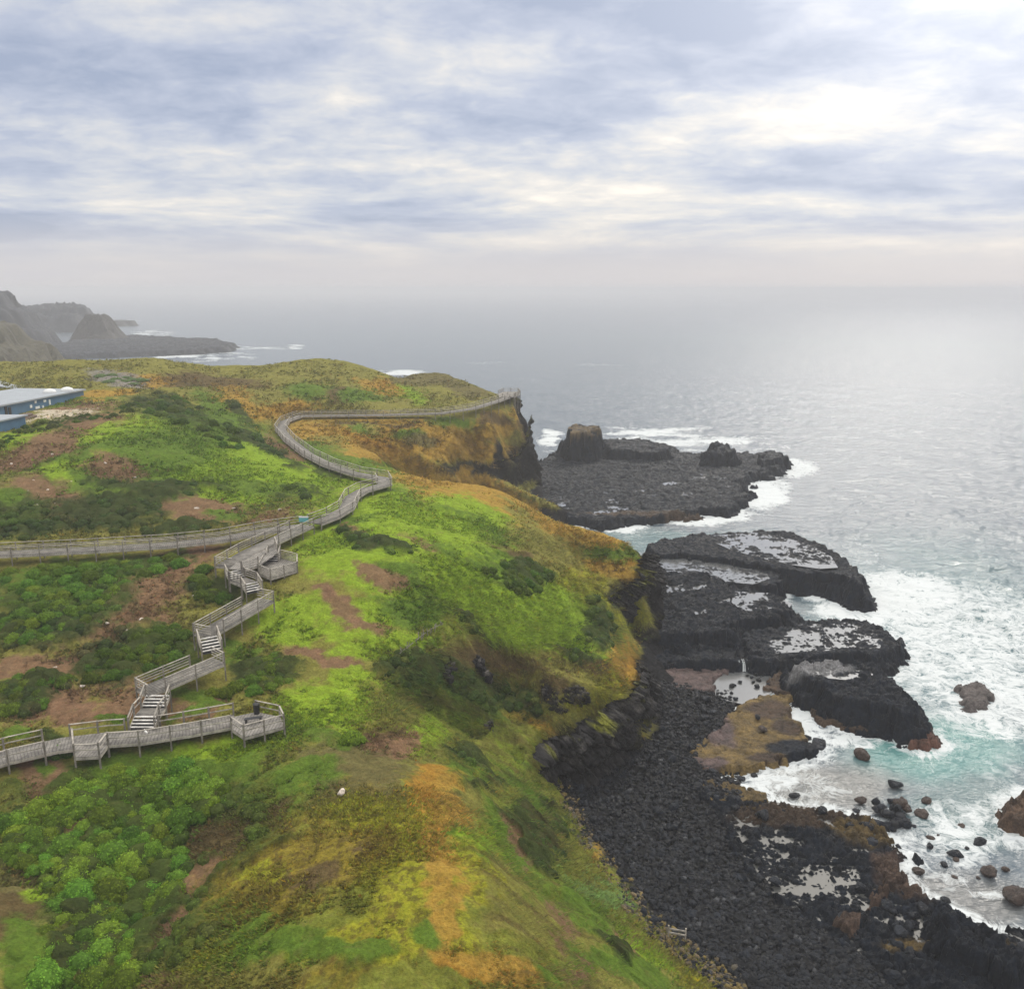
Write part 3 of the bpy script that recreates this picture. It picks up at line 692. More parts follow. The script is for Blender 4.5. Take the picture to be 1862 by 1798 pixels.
def cover(x, y, z):
    """albedo and rockiness of the ground at world points"""
    px, py = proj(x, y, z)
    dist = np.sqrt(x * x + y * y + (CAMZ - z) ** 2)
    ppm = FL / dist
    wx = fbm(x * 0.11, y * 0.11, 5, 3, 0.62) * 4.0 * ppm; wy = fbm(x * 0.11, y * 0.11, 5, 91, 0.62) * 2.6 * ppm
    qx = px + np.clip(wx, -60, 60); qy = py + np.clip(wy, -34, 34)
    c = np.tile(CL['V'], (len(x), 1)); rock = np.zeros(len(x)); bush = np.zeros(len(x)); bare = np.zeros(len(x))
    rag = fbm(x * 0.5, y * 0.5, 5, 55, 0.72) * 0.62
    mos = np.zeros(len(x))
    for k, a, b, ra, rb, tn in PATCH:
        m = (np.abs(qx - a) < max(ra, rb) * 1.6) & (np.abs(qy - b) < max(ra, rb) * 1.6)
        if not m.any(): continue
        ct, st = math.cos(R(tn)), math.sin(R(tn))
        u = ((qx[m] - a) * ct + (qy[m] - b) * st) / ra; v = (-(qx[m] - a) * st + (qy[m] - b) * ct) / rb
        w = sstep(1.25, 0.75, np.hypot(u, v) + rag[m]) * 0.94
        c[m] += (CL[k] - c[m]) * w[:, None]
        rock[m] += ((k == 'K') - rock[m]) * w
        bush[m] += ((1.0 if k in 'DS' else 0.35 if k in 'GP' else 0.0) - bush[m]) * w
        mos[m] += ((k in 'MY') - mos[m]) * w
        bare[m] += ((1.0 if k in 'BWKE' else 0.4 if k in 'T' else 0.0) - bare[m]) * w
    # moss and dead matting mottle the yellow ground
    sp = sstep(0.02, 0.16, fbm(x * 1.3, y * 1.3, 4, 123, 0.75)) * mos * 0.6
    c += (lin(74, 60, 40) - c) * sp[:, None]
    # dead stems thread the turf
    sp = sstep(0.16, 0.34, fbm(x * 0.6, y * 0.9, 5, 201, 0.7)) * (1 - rock) * (1 - bare) * 0.28
    c += (lin(112, 98, 62) - c) * sp[:, None]
    return c, rock, bush, bare


def shore_cover(x, y, z, c, rock):
    """below the grass line the ground is dark stone"""
    g = samp(HT, x, y)
    w = sstep(4.2, 3.4, g + fbm(x * 0.3, y * 0.3, 3, 5) * 0.8)
    c += (lin(38, 38, 40) - c) * w[:, None]
    return c, np.maximum(rock, w)


# ------------------------------------------------------------------ terrain mesh: finer where the ground is nearer
AZ = np.linspace(R(-41), R(33), 860)
RR = [27.0]
while RR[-1] < 348:
    r = RR[-1]; RR.append(r + float(np.clip(r * r / (FL * 34) * 1.3, 0.08, 0.75)))
RR = np.array(RR)
A2, R2 = np.meshgrid(AZ, RR)
TX, TY = (R2 * np.sin(A2)).ravel(), (R2 * np.cos(A2)).ravel()
TZ = samp(HT, TX, TY)
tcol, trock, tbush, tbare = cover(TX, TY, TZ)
dist = np.hypot(TX, TY)
sl = samp(np.hypot(*np.gradient(HT, GS)), TX, TY)
auto = sstep(2.2, 3.0, sl); tcol += (CL['K'] - tcol) * auto[:, None]; trock = np.maximum(trock, auto)
tcol, trock = shore_cover(TX, TY, TZ, tcol, trock)
nw = 0
walk = np.ones(len(TX))
WPTS = np.array([p[:2] for ln in (L_LOWER, L_LEFT, L_UPPER) for p in resample(ln, 1.5)] + [p[:2] for z in ZIG for p in resample([z[1], z[2]], 1.0)])
WG = np.zeros((NY, NX))
for p in WPTS:
    i = int((p[0] - GX0) / GS); j = int((p[1] - GY0) / GS)
    if 8 < i < NX - 8 and 8 < j < NY - 8:
        s_ = (slice(j - 6, j + 7), slice(i - 6, i + 7))
        WG[s_] = np.maximum(WG[s_], sstep(3.0, 1.8, np.hypot(XS[s_] - p[0], YS[s_] - p[1])))
wk = samp(WG, TX, TY)
# roll of the ground, hummocks in the bushes, tussocks in the grass
TZ2 = TZ + (1 - trock) * (1 - wk) * (fbm(TX * 0.07, TY * 0.07, 3, 21) * 0.9 + fbm(TX * 0.33, TY * 0.33, 3, 27) * 0.35)
f1, f2, cid = worley(TX * 0.55, TY * 0.55, 9)
TZ2 += tbush * (1 - wk) * (0.75 * np.sqrt(np.clip(1 - f1 * f1 * 1.6, 0, 1)) * (0.5 + cid) - 0.15)
TZ2 += (1 - tbush) * (1 - trock) * fbm(TX * 1.4, TY * 1.4, 3, 44, 0.7) * 0.16
# ribs and gullies running down the steep grass
sv = -0.49 * TX + 0.87 * TY + 1.2 * fbm(TX * 0.12, TY * 0.12, 2, 301)
rb = sstep(0.45, 0.8, sl) * (1 - trock) * (1 - wk) * sstep(125, 100, TY)
rib = ridged(sv * 0.16, TZ * 0.05, 2, 303) * 0.75 + ridged(sv * 0.5, TZ * 0.10, 2, 305) * 0.32
TZ2 += rb * rib
stk = rb * sstep(0.0, 0.35, fbm(sv * 0.9, TZ * 0.16, 4, 307, 0.65))
tcol += (lin(86, 74, 46) - tcol) * (0.6 * stk)[:, None]
# rock faces: columns and ledges pushed out along the slope
gx_, gy_ = np.gradient(blur(HT, 3.0), GS)[1], np.gradient(blur(HT, 3.0), GS)[0]
nx_, ny_ = -samp(gx_, TX, TY), -samp(gy_, TX, TY)
nl = np.hypot(nx_, ny_) + 1e-6
along = (TX * -ny_ + TY * nx_) / nl
cf = trock * sstep(0.8, 1.6, sl)
cw = worley(TX * 0.5 + 0.2 * TZ, TY * 0.5 + TZ * 0.33, 77)
push = cf * (1.1 * ridged(TX * 0.22, TY * 0.22 + TZ * 0.05, 3, 61) + 1.5 * (cw[2] - 0.5) + 0.6 * perlin(TZ * 0.55, TX * 0.1, 4))
TX3, TY3 = TX + nx_ / nl * push, TY + ny_ / nl * push
TZ2 += trock * (1 - cf) * (fbm(TX * 0.5, TY * 0.5, 4, 71) * 0.5)
tcol += (lin(52, 52, 30) - tcol) * (tbush * 0.6)[:, None]      # shade beneath and between the bushes, painted dark into the ground colour
tcol *= (1 + 0.18 * fbm(TX * 0.45, TY * 0.45, 4, 88, 0.6))[:, None]
nr, nc = len(RR), len(AZ)
idx = np.arange(nr * nc).reshape(nr, nc)
q = np.stack([idx[:-1, :-1].ravel(), idx[:-1, 1:].ravel(), idx[1:, 1:].ravel(), idx[1:, :-1].ravel()], -1)
q = q[TZ[q].max(1) > -2.2]
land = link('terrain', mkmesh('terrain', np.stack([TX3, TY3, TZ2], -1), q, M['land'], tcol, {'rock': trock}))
tag(land, 'green and ochre clifftop headland of turf, scrub and bare earth', 'ground', kind='structure')
# ------------------------------------------------------------------ rock shelves and sea stacks
BAS = lin(20, 26, 35); BRN = lin(74, 61, 50); OCH = lin(100, 84, 52); PNK = lin(90, 77, 75)
SHORES = []          # outlines at the water, for the foam


def rockmass(name, label, cat, poly, ztop, edge, amp, cell, base=-1.6, group=None, tint=BAS, cap=None, block=0.35, bscale=0.45, seed=1, wob=1.0, world=False, tilt=(0, 0), kind=None, prof=1.0, spots=None, mat='rock'):
    P = np.array([p[:2] for p in poly], float) if world else np.array([at(a, b, ztop)[:2] for a, b in poly])
    m = edge * 0.8 + 2 * wob + 1
    lo, hi = P.min(0) - m, P.max(0) + m
    nx, ny = int((hi[0] - lo[0]) / cell) + 2, int((hi[1] - lo[1]) / cell) + 2
    X, Y = np.meshgrid(lo[0] + cell * np.arange(nx), lo[1] + cell * np.arange(ny))
    x, y = X.ravel(), Y.ravel()
    d = poly_sd(P, x, y)
    sc = 1.0 / max(edge, 2.0)
    d = d + wob * (fbm(x * sc * 0.9, y * sc * 0.9, 4, seed, 0.6) * 1.6) + min(wob, 1.2) * 0.9 * ridged(x * 0.45, y * 0.45, 3, seed + 2) * (cell < 1)
    _w = worley(x * 0.42 * min(1, 2 / max(edge, 2)) + 0.3 * fbm(x * 0.3, y * 0.3, 2, seed), y * 0.42 * min(1, 2 / max(edge, 2)), seed + 40)
    d = d + min(wob, 3.0) * 2.4 * (_w[2] - 0.5) - min(wob, 3.0) * 0.9 * sstep(0.16, 0.0, _w[1] - _w[0])
    t = np.clip((d + edge * 0.75) / edge, 0, 1)
    t = t ** prof
    if prof == 1.0:                                     # sides go down in broken ledges
        tt = t * 3 + 0.5 * fbm(x * 0.35 * min(1, 2 / max(edge, 2)), y * 0.35 * min(1, 2 / max(edge, 2)), 3, seed + 50)
        fl = np.floor(tt); led = np.clip((fl + sstep(0.45, 0.95, tt - fl)) / 3, 0, 1)
        t = np.clip(0.35 * t + 0.65 * led, 0, 1) * sstep(0.0, 0.06, t)
    f1, f2, cid = worley(x * bscale + 0.4 * fbm(x * 0.5, y * 0.5, 2, seed + 3), y * bscale * 1.3, seed + 5)
    g1, g2, gid = worley(x * bscale * 2.6, y * bscale * 2.6, seed + 6)
    fr = 1.0 if cell < 1 else 0.25
    rel = amp * (fbm(x * 0.12 * fr, y * 0.12 * fr, 3, seed + 8) * 0.65 + fbm(x * 0.5 * fr, y * 0.6 * fr, 4, seed + 9, 0.62) * 0.6 + ridged(x * 0.9 * fr, y * 1.5 * fr, 4, seed + 10, 0.7) * 0.36 + fbm(x * 2.1 * fr, y * 2.9 * fr, 2, seed + 12) * 0.34)
    rel = 0.55 * rel + 0.45 * np.round(rel / (0.3 * amp + 0.05)) * (0.3 * amp + 0.05) + 0.6 * block * ((cid - 0.5) * 0.9 - 0.7 * sstep(0.22, 0.0, f2 - f1)) + block * 0.4 * ((gid - 0.5) - 0.6 * sstep(0.2, 0.0, g2 - g1))
    zt = ztop + tilt[0] * (x - P[:, 0].mean()) + tilt[1] * (y - P[:, 1].mean())
    if cell < 1: rel = rel + 0.38 * np.exp(-((d - 0.32 * edge) / 0.75) ** 2) * (0.6 + fbm(x * 0.4, y * 0.4, 2, seed + 60))     # a raised rim holds the puddles
    z = base + (zt - base) * t + rel * sstep(0.05, 0.5, t)
    c = np.tile(tint, (len(x), 1)) * (1 + 0.45 * fbm(x * 0.35, y * 0.35, 4, seed + 11, 0.6))[:, None]
    for s in (spots or []):
        w = sstep(1.1, 0.7, np.hypot((x - s[0]) / s[2], (y - s[1]) / s[3]) + 0.35 * fbm(x * 0.4, y * 0.4, 3, seed + 21))
        c += (s[4] - c) * w[:, None]
    if cap is not None:
        w = sstep(0.9, 1.0, t) * sstep(-0.25, 0.1, fbm(x * 0.2, y * 0.2, 3, seed + 31))
        c += (cap - c) * w[:, None]
    c *= (0.6 + 0.4 * sstep(0.0, 0.1, f2 - f1))[:, None]     # colour is darker along the cracks between blocks
    ix = np.arange(nx * ny).reshape(ny, nx)
    q = np.stack([ix[:-1, :-1].ravel(), ix[:-1, 1:].ravel(), ix[1:, 1:].ravel(), ix[1:, :-1].ravel()], -1)
    q = q[t[q].max(1) > 0.015]
    used = np.unique(q); rm = np.full(nx * ny, -1); rm[used] = np.arange(len(used))
    ctr = np.array([P[:, 0].mean(), P[:, 1].mean(), 0.0])
    V = np.stack([x, y, z], -1)[used] - ctr
    o = link(name, mkmesh(name, V, rm[q], M[mat], c[used], smooth=False), None, ctr)
    if kind: tag(o, label, cat, kind=kind)
    else: tag(o, label, cat, group)
    SHORES.append(P)
    return o, P


def sheet(name, label, poly, z, mat='pool', foam=None):
    P = [at(a, b, z) for a, b in poly]
    c = np.mean(P, 0)
    me = bpy.data.meshes.new(name); me.from_pydata([tuple(p - c) for p in P], [], [tuple(range(len(P)))]); me.materials.append(M[mat])
    me.update()
    if me.polygons[0].normal.z < 0: me.flip_normals()
    if foam is not None:
        a = me.attributes.new('foam', 'FLOAT', 'POINT'); a.data.foreach_set('value', np.full(len(P), foam, np.float32))
        a = me.attributes.new('tint', 'FLOAT_COLOR', 'POINT'); a.data.foreach_set('color', np.tile(np.array([0.10, 0.12, 0.12, 1], np.float32), len(P)))
    return tag(link(name, me, None, c), label, 'water', kind='structure')


G_SH, G_ST = 'wave cut rock shelves along the shore', 'rock stacks standing on the far shelf'
rockmass('rock_shelf', 'broad flat black rock shelf beyond the lookout cliff, carrying three stacks', 'rock shelf',
         [(985, 838), (1010, 818), (1090, 803), (1160, 798), (1215, 810), (1240, 824), (1285, 824), (1350, 824), (1400, 822), (1428, 835), (1425, 848), (1380, 862), (1345, 880), (1362, 903), (1330, 922), (1250, 930), (1180, 938), (1110, 950), (1040, 942), (985, 915), (925, 885), (935, 850)],
         2.2, 4.2, 1.1, 0.42, group=G_SH, block=0.7, bscale=0.28, seed=3, wob=1.6,
         spots=[(*at(1200, 942, 1)[:2], 24, 2.5, BRN * 0.8)])
rockmass('rock_ridge', 'low dark rock ridge along the back of the far shelf beside the square stack', 'rock', [(1085, 806), (1110, 798), (1160, 800), (1205, 808), (1220, 820), (1180, 822), (1110, 818)], 5.4, 4.0, 1.0, 0.5, seed=5, wob=1.2, block=0.8, bscale=0.3)
rockmass('sea_stack', 'tall square topped dark stack with tawny grass cap on the far shelf', 'sea stack', [(1026, 776), (1052, 771), (1086, 777), (1090, 786), (1040, 788)], 11.8, 5.5, 0.8, 0.4, group=G_ST, cap=lin(96, 82, 58), seed=7, wob=1.2, block=1.0, bscale=0.3)
rockmass('sea_stack', 'low double humped black stack near the tip of the far shelf', 'sea stack', [(1290, 806), (1302, 803), (1316, 806), (1335, 814), (1342, 822), (1292, 824)], 6.3, 4.0, 1.6, 0.4, group=G_ST, seed=9, wob=1.4, block=0.9, bscale=0.35)
rockmass('sea_stack', 'small black stack at the outermost seaward tip of the far shelf', 'sea stack', [(1383, 824), (1400, 820), (1420, 824), (1427, 834), (1388, 838)], 4.2, 3.0, 0.8, 0.4, group=G_ST, seed=11, wob=1.0, block=0.7, bscale=0.4)
rockmass('rock_shelf', 'domed rock shelf covered in bright rain puddles, surf along its seaward edge', 'rock shelf',
         [(1168, 990), (1230, 975), (1300, 968), (1380, 963), (1440, 970), (1490, 985), (1535, 1012), (1572, 1050), (1575, 1070), (1530, 1050), (1440, 1036), (1398, 1030), (1300, 1016), (1215, 1008), (1172, 1010)],
         4.5, 4.2, 0.8, 0.26, group=G_SH, seed=13, wob=0.8, block=0.35, bscale=0.55)
sheet('tide_pool', 'bright puddles lying on the domed rock shelf', [(1275, 975), (1380, 967), (1470, 988), (1512, 1012), (1524, 1032), (1490, 1034), (1440, 1027), (1390, 1016), (1330, 1000)], 4.63)
rockmass('rock_shelf', 'dark stepped rock shelf between the promontory cliff and the white channel', 'rock shelf',
         [(1150, 1060), (1190, 1036), (1260, 1042), (1330, 1062), (1400, 1076), (1450, 1098), (1448, 1118), (1400, 1124), (1345, 1130), (1335, 1150), (1250, 1158), (1140, 1158)],
         4.0, 5.0, 0.9, 0.26, group=G_SH, seed=15, wob=0.9, block=0.75, bscale=0.5)
sheet('tide_pool', 'small bright puddles at the seaward end of the dark stepped shelf', [(1335, 1075), (1400, 1078), (1440, 1098), (1430, 1112), (1350, 1110), (1330, 1095)], 4.05)
rockmass('rock_shelf', 'low puddled rock platform jutting into the surf below the stepped shelf', 'rock shelf',
         [(1345, 1150), (1440, 1140), (1470, 1128), (1550, 1126), (1625, 1148), (1638, 1175), (1600, 1190), (1480, 1200), (1400, 1205), (1345, 1190)],
         2.7, 4.0, 0.65, 0.22, group=G_SH, seed=17, wob=0.8, block=0.5, bscale=0.6)
sheet('tide_pool', 'grey puddles on the low rock platform in the surf', [(1455, 1135), (1550, 1131), (1610, 1152), (1600, 1178), (1500, 1183), (1400, 1188), (1392, 1168)], 2.72)
rockmass('rock_shelf', 'tilted black rock slab pointing seaward above the brown ledge', 'rock shelf',
         [(1430, 1206), (1500, 1200), (1590, 1205), (1640, 1250), (1672, 1290), (1660, 1300), (1580, 1285), (1500, 1262), (1470, 1235)],
         3.9, 5.5, 0.8, 0.2, group=G_SH, seed=19, wob=0.7, block=0.75, bscale=0.55, spots=[(*at(1490, 1225, 3)[:2], 5, 3, lin(120, 120, 122))])
sheet('tide_pool', 'silvery puddle on the landward end of the tilted slab', [(1475, 1214), (1520, 1211), (1575, 1216), (1590, 1228), (1540, 1236), (1495, 1232)], 3.88)
rockmass('rock_ledge', 'narrow brown weedy ledge along the foot of the tilted black slab', 'rock ledge', [(1468, 1266), (1500, 1288), (1580, 1312), (1655, 1318), (1690, 1325), (1640, 1330), (1560, 1326), (1495, 1312), (1470, 1290)], 0.75, 1.4, 0.4, 0.22, seed=21, wob=0.5, tint=BRN, block=0.3, bscale=0.8)
rockmass('rock_ledge', 'flat ochre rock ledge between the cobble beach and the foaming inlet', 'rock ledge',
         [(1255, 1372), (1300, 1330), (1345, 1285), (1395, 1262), (1440, 1268), (1442, 1300), (1465, 1335), (1488, 1360), (1440, 1375), (1400, 1392), (1335, 1402), (1275, 1396)], 0.85, 1.3, 0.3, 0.2, seed=23, wob=0.5, tint=OCH * 1.15, block=0.22, bscale=0.5, spots=[(*at(1450, 1360, 1)[:2], 4, 3, BAS), (*at(1300, 1320, 1)[:2], 3, 6, PNK), (*at(1290, 1385, 1)[:2], 3, 1.6, PNK), (*at(1400, 1290, 1)[:2], 4, 3, BRN), (*at(1390, 1375, 1)[:2], 3, 1.5, BRN * 0.8), (*at(1430, 1320, 1)[:2], 2, 3, BRN * 0.8)])
rockmass('rock_ledge', 'purplish flat ledge under the shelf cliff at the head of the beach', 'rock ledge', [(1185, 1225), (1235, 1208), (1310, 1203), (1330, 1216), (1306, 1236), (1290, 1256), (1240, 1254), (1190, 1246)], 1.0, 1.3, 0.25, 0.25, seed=25, wob=0.5, tint=PNK, block=0.2, bscale=0.7)
rockmass('rock_ledge', 'brown wet ledge beside the waterfall pool', 'rock ledge', [(1420, 1215), (1470, 1225), (1480, 1260), (1430, 1262), (1395, 1250)], 0.9, 1.3, 0.3, 0.22, seed=27, wob=0.5, tint=BRN, block=0.25, bscale=0.7)
rockmass('rock_ledge', 'thin ochre and grey ledge at the upper end of the black rock field', 'rock ledge', [(1255, 1428), (1320, 1425), (1375, 1436), (1410, 1452), (1395, 1466), (1330, 1464), (1270, 1450)], 0.7, 1.2, 0.3, 0.2, seed=28, wob=0.5, tint=OCH * 0.8, block=0.25, bscale=0.6)
sheet('tide_pool', 'still grey pool under the little waterfall', [(1290, 1252), (1312, 1222), (1345, 1212), (1400, 1216), (1425, 1236), (1400, 1262), (1350, 1280), (1305, 1270)], 0.72)
rockmass('rock_ledge', 'low wet ledge lying between the puddled shelf and the stepped shelf', 'rock ledge', [(1176, 1012), (1215, 1006), (1300, 1016), (1400, 1034), (1425, 1050), (1415, 1066), (1300, 1066), (1180, 1045)], 3.45, 2.0, 0.5, 0.25, seed=51, wob=0.6, block=0.25, bscale=0.6)
sheet('tide_pool', 'long milky pool between the puddled shelf and the stepped shelf', [(1196, 1020), (1215, 1012), (1300, 1022), (1392, 1038), (1400, 1052), (1370, 1062), (1300, 1056), (1205, 1038)], 3.56)
FIELD = [(1268, 1442), (1330, 1448), (1400, 1458), (1500, 1470), (1580, 1488), (1610, 1520), (1650, 1556), (1600, 1590), (1700, 1640), (1790, 1690), (1870, 1705), (1890, 1820), (1560, 1820), (1500, 1740), (1400, 1640), (1320, 1530)]
rockmass('rock_field', 'jagged black rock field cut by grey tidal channels beside the cobbles', 'rock shelf', FIELD, 0.72, 1.6, 1.05, 0.17, base=-0.8, group=G_SH, seed=29, wob=0.7, block=0.65, bscale=0.5,
         spots=[(*at(1440, 1480, 1)[:2], 8, 2.5, BRN * 0.7), (*at(1640, 1590, 1)[:2], 3, 4, lin(76, 62, 54)), (*at(1720, 1715, 1)[:2], 7, 1.2, OCH * 0.8), (*at(1590, 1510, 1)[:2], 5, 3, OCH * 0.7)])
sheet('tide_pool', 'grey tidal water lying in the channels of the black rock field', [(1270, 1442), (1330, 1446), (1400, 1456), (1500, 1472), (1580, 1492), (1600, 1520), (1640, 1556), (1600, 1590), (1690, 1640), (1790, 1695), (1900, 1705), (1900, 1830), (1580, 1830), (1500, 1740), (1400, 1640), (1320, 1530)], 0.58, 'channel')
rockmass('rock_ridge', 'high jagged black outcrop at the bottom corner of the shore', 'rock', [(1690, 1655), (1760, 1672), (1830, 1712), (1880, 1745), (1880, 1770), (1780, 1745), (1690, 1705)], 2.4, 2.2, 0.9, 0.16, base=-0.5, seed=31, wob=0.7, block=0.9, bscale=0.6)
rockmass('rock_ridge', 'long brown rock rib running down through the black rock field', 'rock', [(1640, 1580), (1650, 1592), (1600, 1640), (1535, 1684), (1528, 1676), (1585, 1625)], 1.35, 1.2, 0.4, 0.16, base=-0.4, seed=33, wob=0.6, tint=lin(74, 60, 52), block=0.5, bscale=0.9)
rockmass('rock_ridge', 'brown rock standing in the surf at the seaward edge of the bay', 'rock', [(1842, 1440), (1870, 1425), (1905, 1440), (1905, 1500), (1862, 1505), (1838, 1480)], 1.7, 1.8, 0.7, 0.2, base=-1.0, seed=35, wob=0.6, tint=lin(84, 68, 56), block=0.7, bscale=0.8)
rockmass('rock_ridge', 'low brown rock awash beyond the tip of the tilted slab', 'rock', [(1652, 1335), (1690, 1330), (1705, 1342), (1685, 1356), (1658, 1352)], 0.9, 1.1, 0.4, 0.18, base=-1.0, seed=37, wob=0.4, tint=lin(92, 66, 56), block=0.4, bscale=1.0)
rockmass('rock_ridge', 'rounded dark rock under white water to seaward of the tilted slab', 'rock', [(1740, 1250), (1775, 1238), (1805, 1255), (1800, 1280), (1755, 1285)], 0.7, 2.0, 0.4, 0.22, base=-1.0, seed=39, wob=0.5, tint=lin(92, 86, 84), block=0.3, bscale=0.8)

rockmass('rock_shelf', 'low black rock apron joining the stepped shelf, the platform and the tilted slab', 'rock shelf', [(1150, 1165), (1250, 1160), (1340, 1150), (1440, 1140), (1510, 1180), (1500, 1215), (1430, 1212), (1350, 1206), (1250, 1204), (1160, 1206)], 2.0, 3.0, 0.7, 0.24, group=G_SH, seed=53, wob=0.7, block=0.5, bscale=0.6)
sheet('tide_pool', 'scattered wet hollows along the seaward side of the far shelf', [(1000, 900), (1080, 885), (1200, 880), (1320, 850), (1340, 870), (1300, 915), (1180, 928), (1090, 938), (1020, 925)], 1.98)
sheet('tide_pool', 'wet hollows on the landward part of the dark stepped shelf', [(1195, 1042), (1260, 1050), (1330, 1072), (1325, 1110), (1240, 1120), (1190, 1090)], 3.80)
# ------------------------------------------------------------------ layered basalt faces under the grass edge
def cliff(label, top, base, seed, res, out=0.5, lean=0.5, most=1.6):
    T, B = [at(*p) for p in top], [at(*p) for p in base]
    L = cum_(B); ns = int(L[-1] / res) + 2
    f = lambda P, s: np.stack([np.interp(s, cum_(P) / cum_(P)[-1], [p[k] for p in P]) for k in range(3)], -1)
    u = np.linspace(0, 1, ns); Tp, Bp = f(T, u), f(B, u)
    tan = np.gradient(Bp[:, :2], axis=0); tan /= np.hypot(tan[:, 0], tan[:, 1])[:, None] + 1e-9
    k = max(5, int(3 / res)); ker = np.ones(k) / k
    tan = np.stack([np.convolve(np.pad(tan[:, i], (k // 2, k - 1 - k // 2), 'edge'), ker, 'valid') for i in (0, 1)], -1)
    nrm = np.stack([tan[:, 1], -tan[:, 0]], -1)
    nrm *= np.sign(((nrm * (Bp[:, :2] - np.array([0.0, 30.0]) - (Tp[:, :2] - np.array([0.0, 30.0])))).sum(1)).mean() + 1e-9)
    hgt = np.max(Tp[:, 2] - Bp[:, 2]); nh = int(hgt / res) + 4
    hh = np.linspace(0, 1, nh)
    S_, H_ = np.meshgrid(u * L[-1], hh); U_, _ = np.meshgrid(np.arange(ns), hh)
    P = Bp[None] * (1 - H_[..., None]) + Tp[None] * H_[..., None]
    z = P[..., 2]
    s1 = S_ + 0.5 * fbm(S_ * 0.5, z * 0.5, 2, seed)
    w1 = worley(s1 * 0.7, z * 0.42, seed); w2 = worley(s1 * 1.7, z * 1.1, seed + 1)
    d = 0.9 * (w1[2] - 0.5) + 0.35 * (w2[2] - 0.5) - 0.45 * sstep(0.14, 0, w1[1] - w1[0]) - 0.2 * sstep(0.14, 0, w2[1] - w2[0]) + 0.7 * fbm(S_ * 0.16, z * 0.22, 3, seed + 2) + 0.30 * np.sin(z * 2.6 + 2 * fbm(S_ * 0.1, z * 0.1, 2, seed + 3))
    d = d * min(most, 0.55 + hgt / 16) + out + lean * (1 - H_) - 1.3 * sstep(0.88, 1.0, H_)
    P[..., 0] += nrm[None, :, 0] * d; P[..., 1] += nrm[None, :, 1] * d; P[..., 2] -= 0.9 * (1 - H_) * (H_ < 0.02)
    c = np.tile(CL['K'], (nh * ns, 1)).reshape(nh, ns, 3) * (0.55 + 0.9 * w2[2])[..., None]
    lich = sstep(0.05, 0.3, fbm(S_ * 0.35, z * 0.5, 4, seed + 5, 0.65)) * sstep(0.25, 0.6, H_) * 0.45
    c += (lin(98, 94, 90) - c) * lich[..., None]
    moss = sstep(0.1, 0.3, fbm(S_ * 0.25, z * 0.3, 4, seed + 7, 0.65)) * sstep(0.7, 0.95, H_ + 0.2 * fbm(S_ * 0.2, 0 * z, 2, seed)) * 0.8
    c += (CL['Y'] * 0.6 - c) * moss[..., None]
    ix = np.arange(nh * ns).reshape(nh, ns)
    q = np.stack([ix[:-1, :-1].ravel(), ix[:-1, 1:].ravel(), ix[1:, 1:].ravel(), ix[1:, :-1].ravel()], -1)
    o = link('cliff_face', mkmesh('cliff_face', P.reshape(-1, 3), q, M['rock'], c.reshape(-1, 3), smooth=False))
    return tag(o, label, 'cliff', kind='structure')


def cum_(P): return np.concatenate([[0], np.cumsum([np.linalg.norm(np.array(b[:2]) - np.array(a[:2])) + 1e-4 for a, b in zip(P[:-1], P[1:])])])


cliff('layered dark basalt cliff at the head of the cobble cove', COVE_TOP,
      [(972, 1446, 3.2), (1005, 1428, 2.8), (1058, 1412, 2.4), (1100, 1394, 2.2), (1134, 1370, 2.0), (1156, 1335, 1.9), (1168, 1300, 1.8), (1177, 1266, 1.8)], 901, 0.13, 1.7, 0.6)
cliff('dark cliff under the overhanging turf of the promontory', PROM_TOP,
      [(1120, 1120, 7.6), (1150, 1112, 6.2), (1184, 1112, 2.2), (1198, 1082, 2.2), (1198, 1040, 2.4)], 911, 0.16, 1.2, 0.6)
cliff('grey basalt cliff falling from the far lookout to the sea', [(845, 838, 15.0), (900, 836, 14.2), (933, 830, 13.2), (952, 802, 16.4), (958, 775, 20.0), (960, 752, 23.0)],
      [(845, 884, 8), (900, 888, 6.6), (940, 888, 3.0), (960, 876, 0.5), (974, 866, 0.2), (980, 858, 0.2)], 921, 0.30, 0.0, 0.2, 0.7)

# ------------------------------------------------------------------ far coast
HILL = lin(80, 77, 62)
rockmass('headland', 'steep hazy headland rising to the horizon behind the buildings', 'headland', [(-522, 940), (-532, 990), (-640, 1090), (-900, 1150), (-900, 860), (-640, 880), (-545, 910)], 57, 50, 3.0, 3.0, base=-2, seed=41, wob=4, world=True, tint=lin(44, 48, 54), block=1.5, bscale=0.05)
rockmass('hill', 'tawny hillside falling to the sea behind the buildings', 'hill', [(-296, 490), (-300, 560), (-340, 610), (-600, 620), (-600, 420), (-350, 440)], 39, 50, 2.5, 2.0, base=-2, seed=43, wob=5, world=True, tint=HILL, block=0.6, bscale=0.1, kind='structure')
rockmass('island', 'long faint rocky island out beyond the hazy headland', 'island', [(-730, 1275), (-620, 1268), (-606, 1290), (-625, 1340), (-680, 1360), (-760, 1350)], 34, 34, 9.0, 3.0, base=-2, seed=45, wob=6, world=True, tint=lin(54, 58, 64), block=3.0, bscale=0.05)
rockmass('island', 'small low faint reef out past the conical stack', 'island', [(-690, 1480), (-640, 1470), (-625, 1490), (-660, 1530), (-700, 1530)], 8, 12, 2.0, 3.0, base=-2, seed=46, wob=5, world=True, tint=lin(70, 70, 70), block=1.5, bscale=0.08)
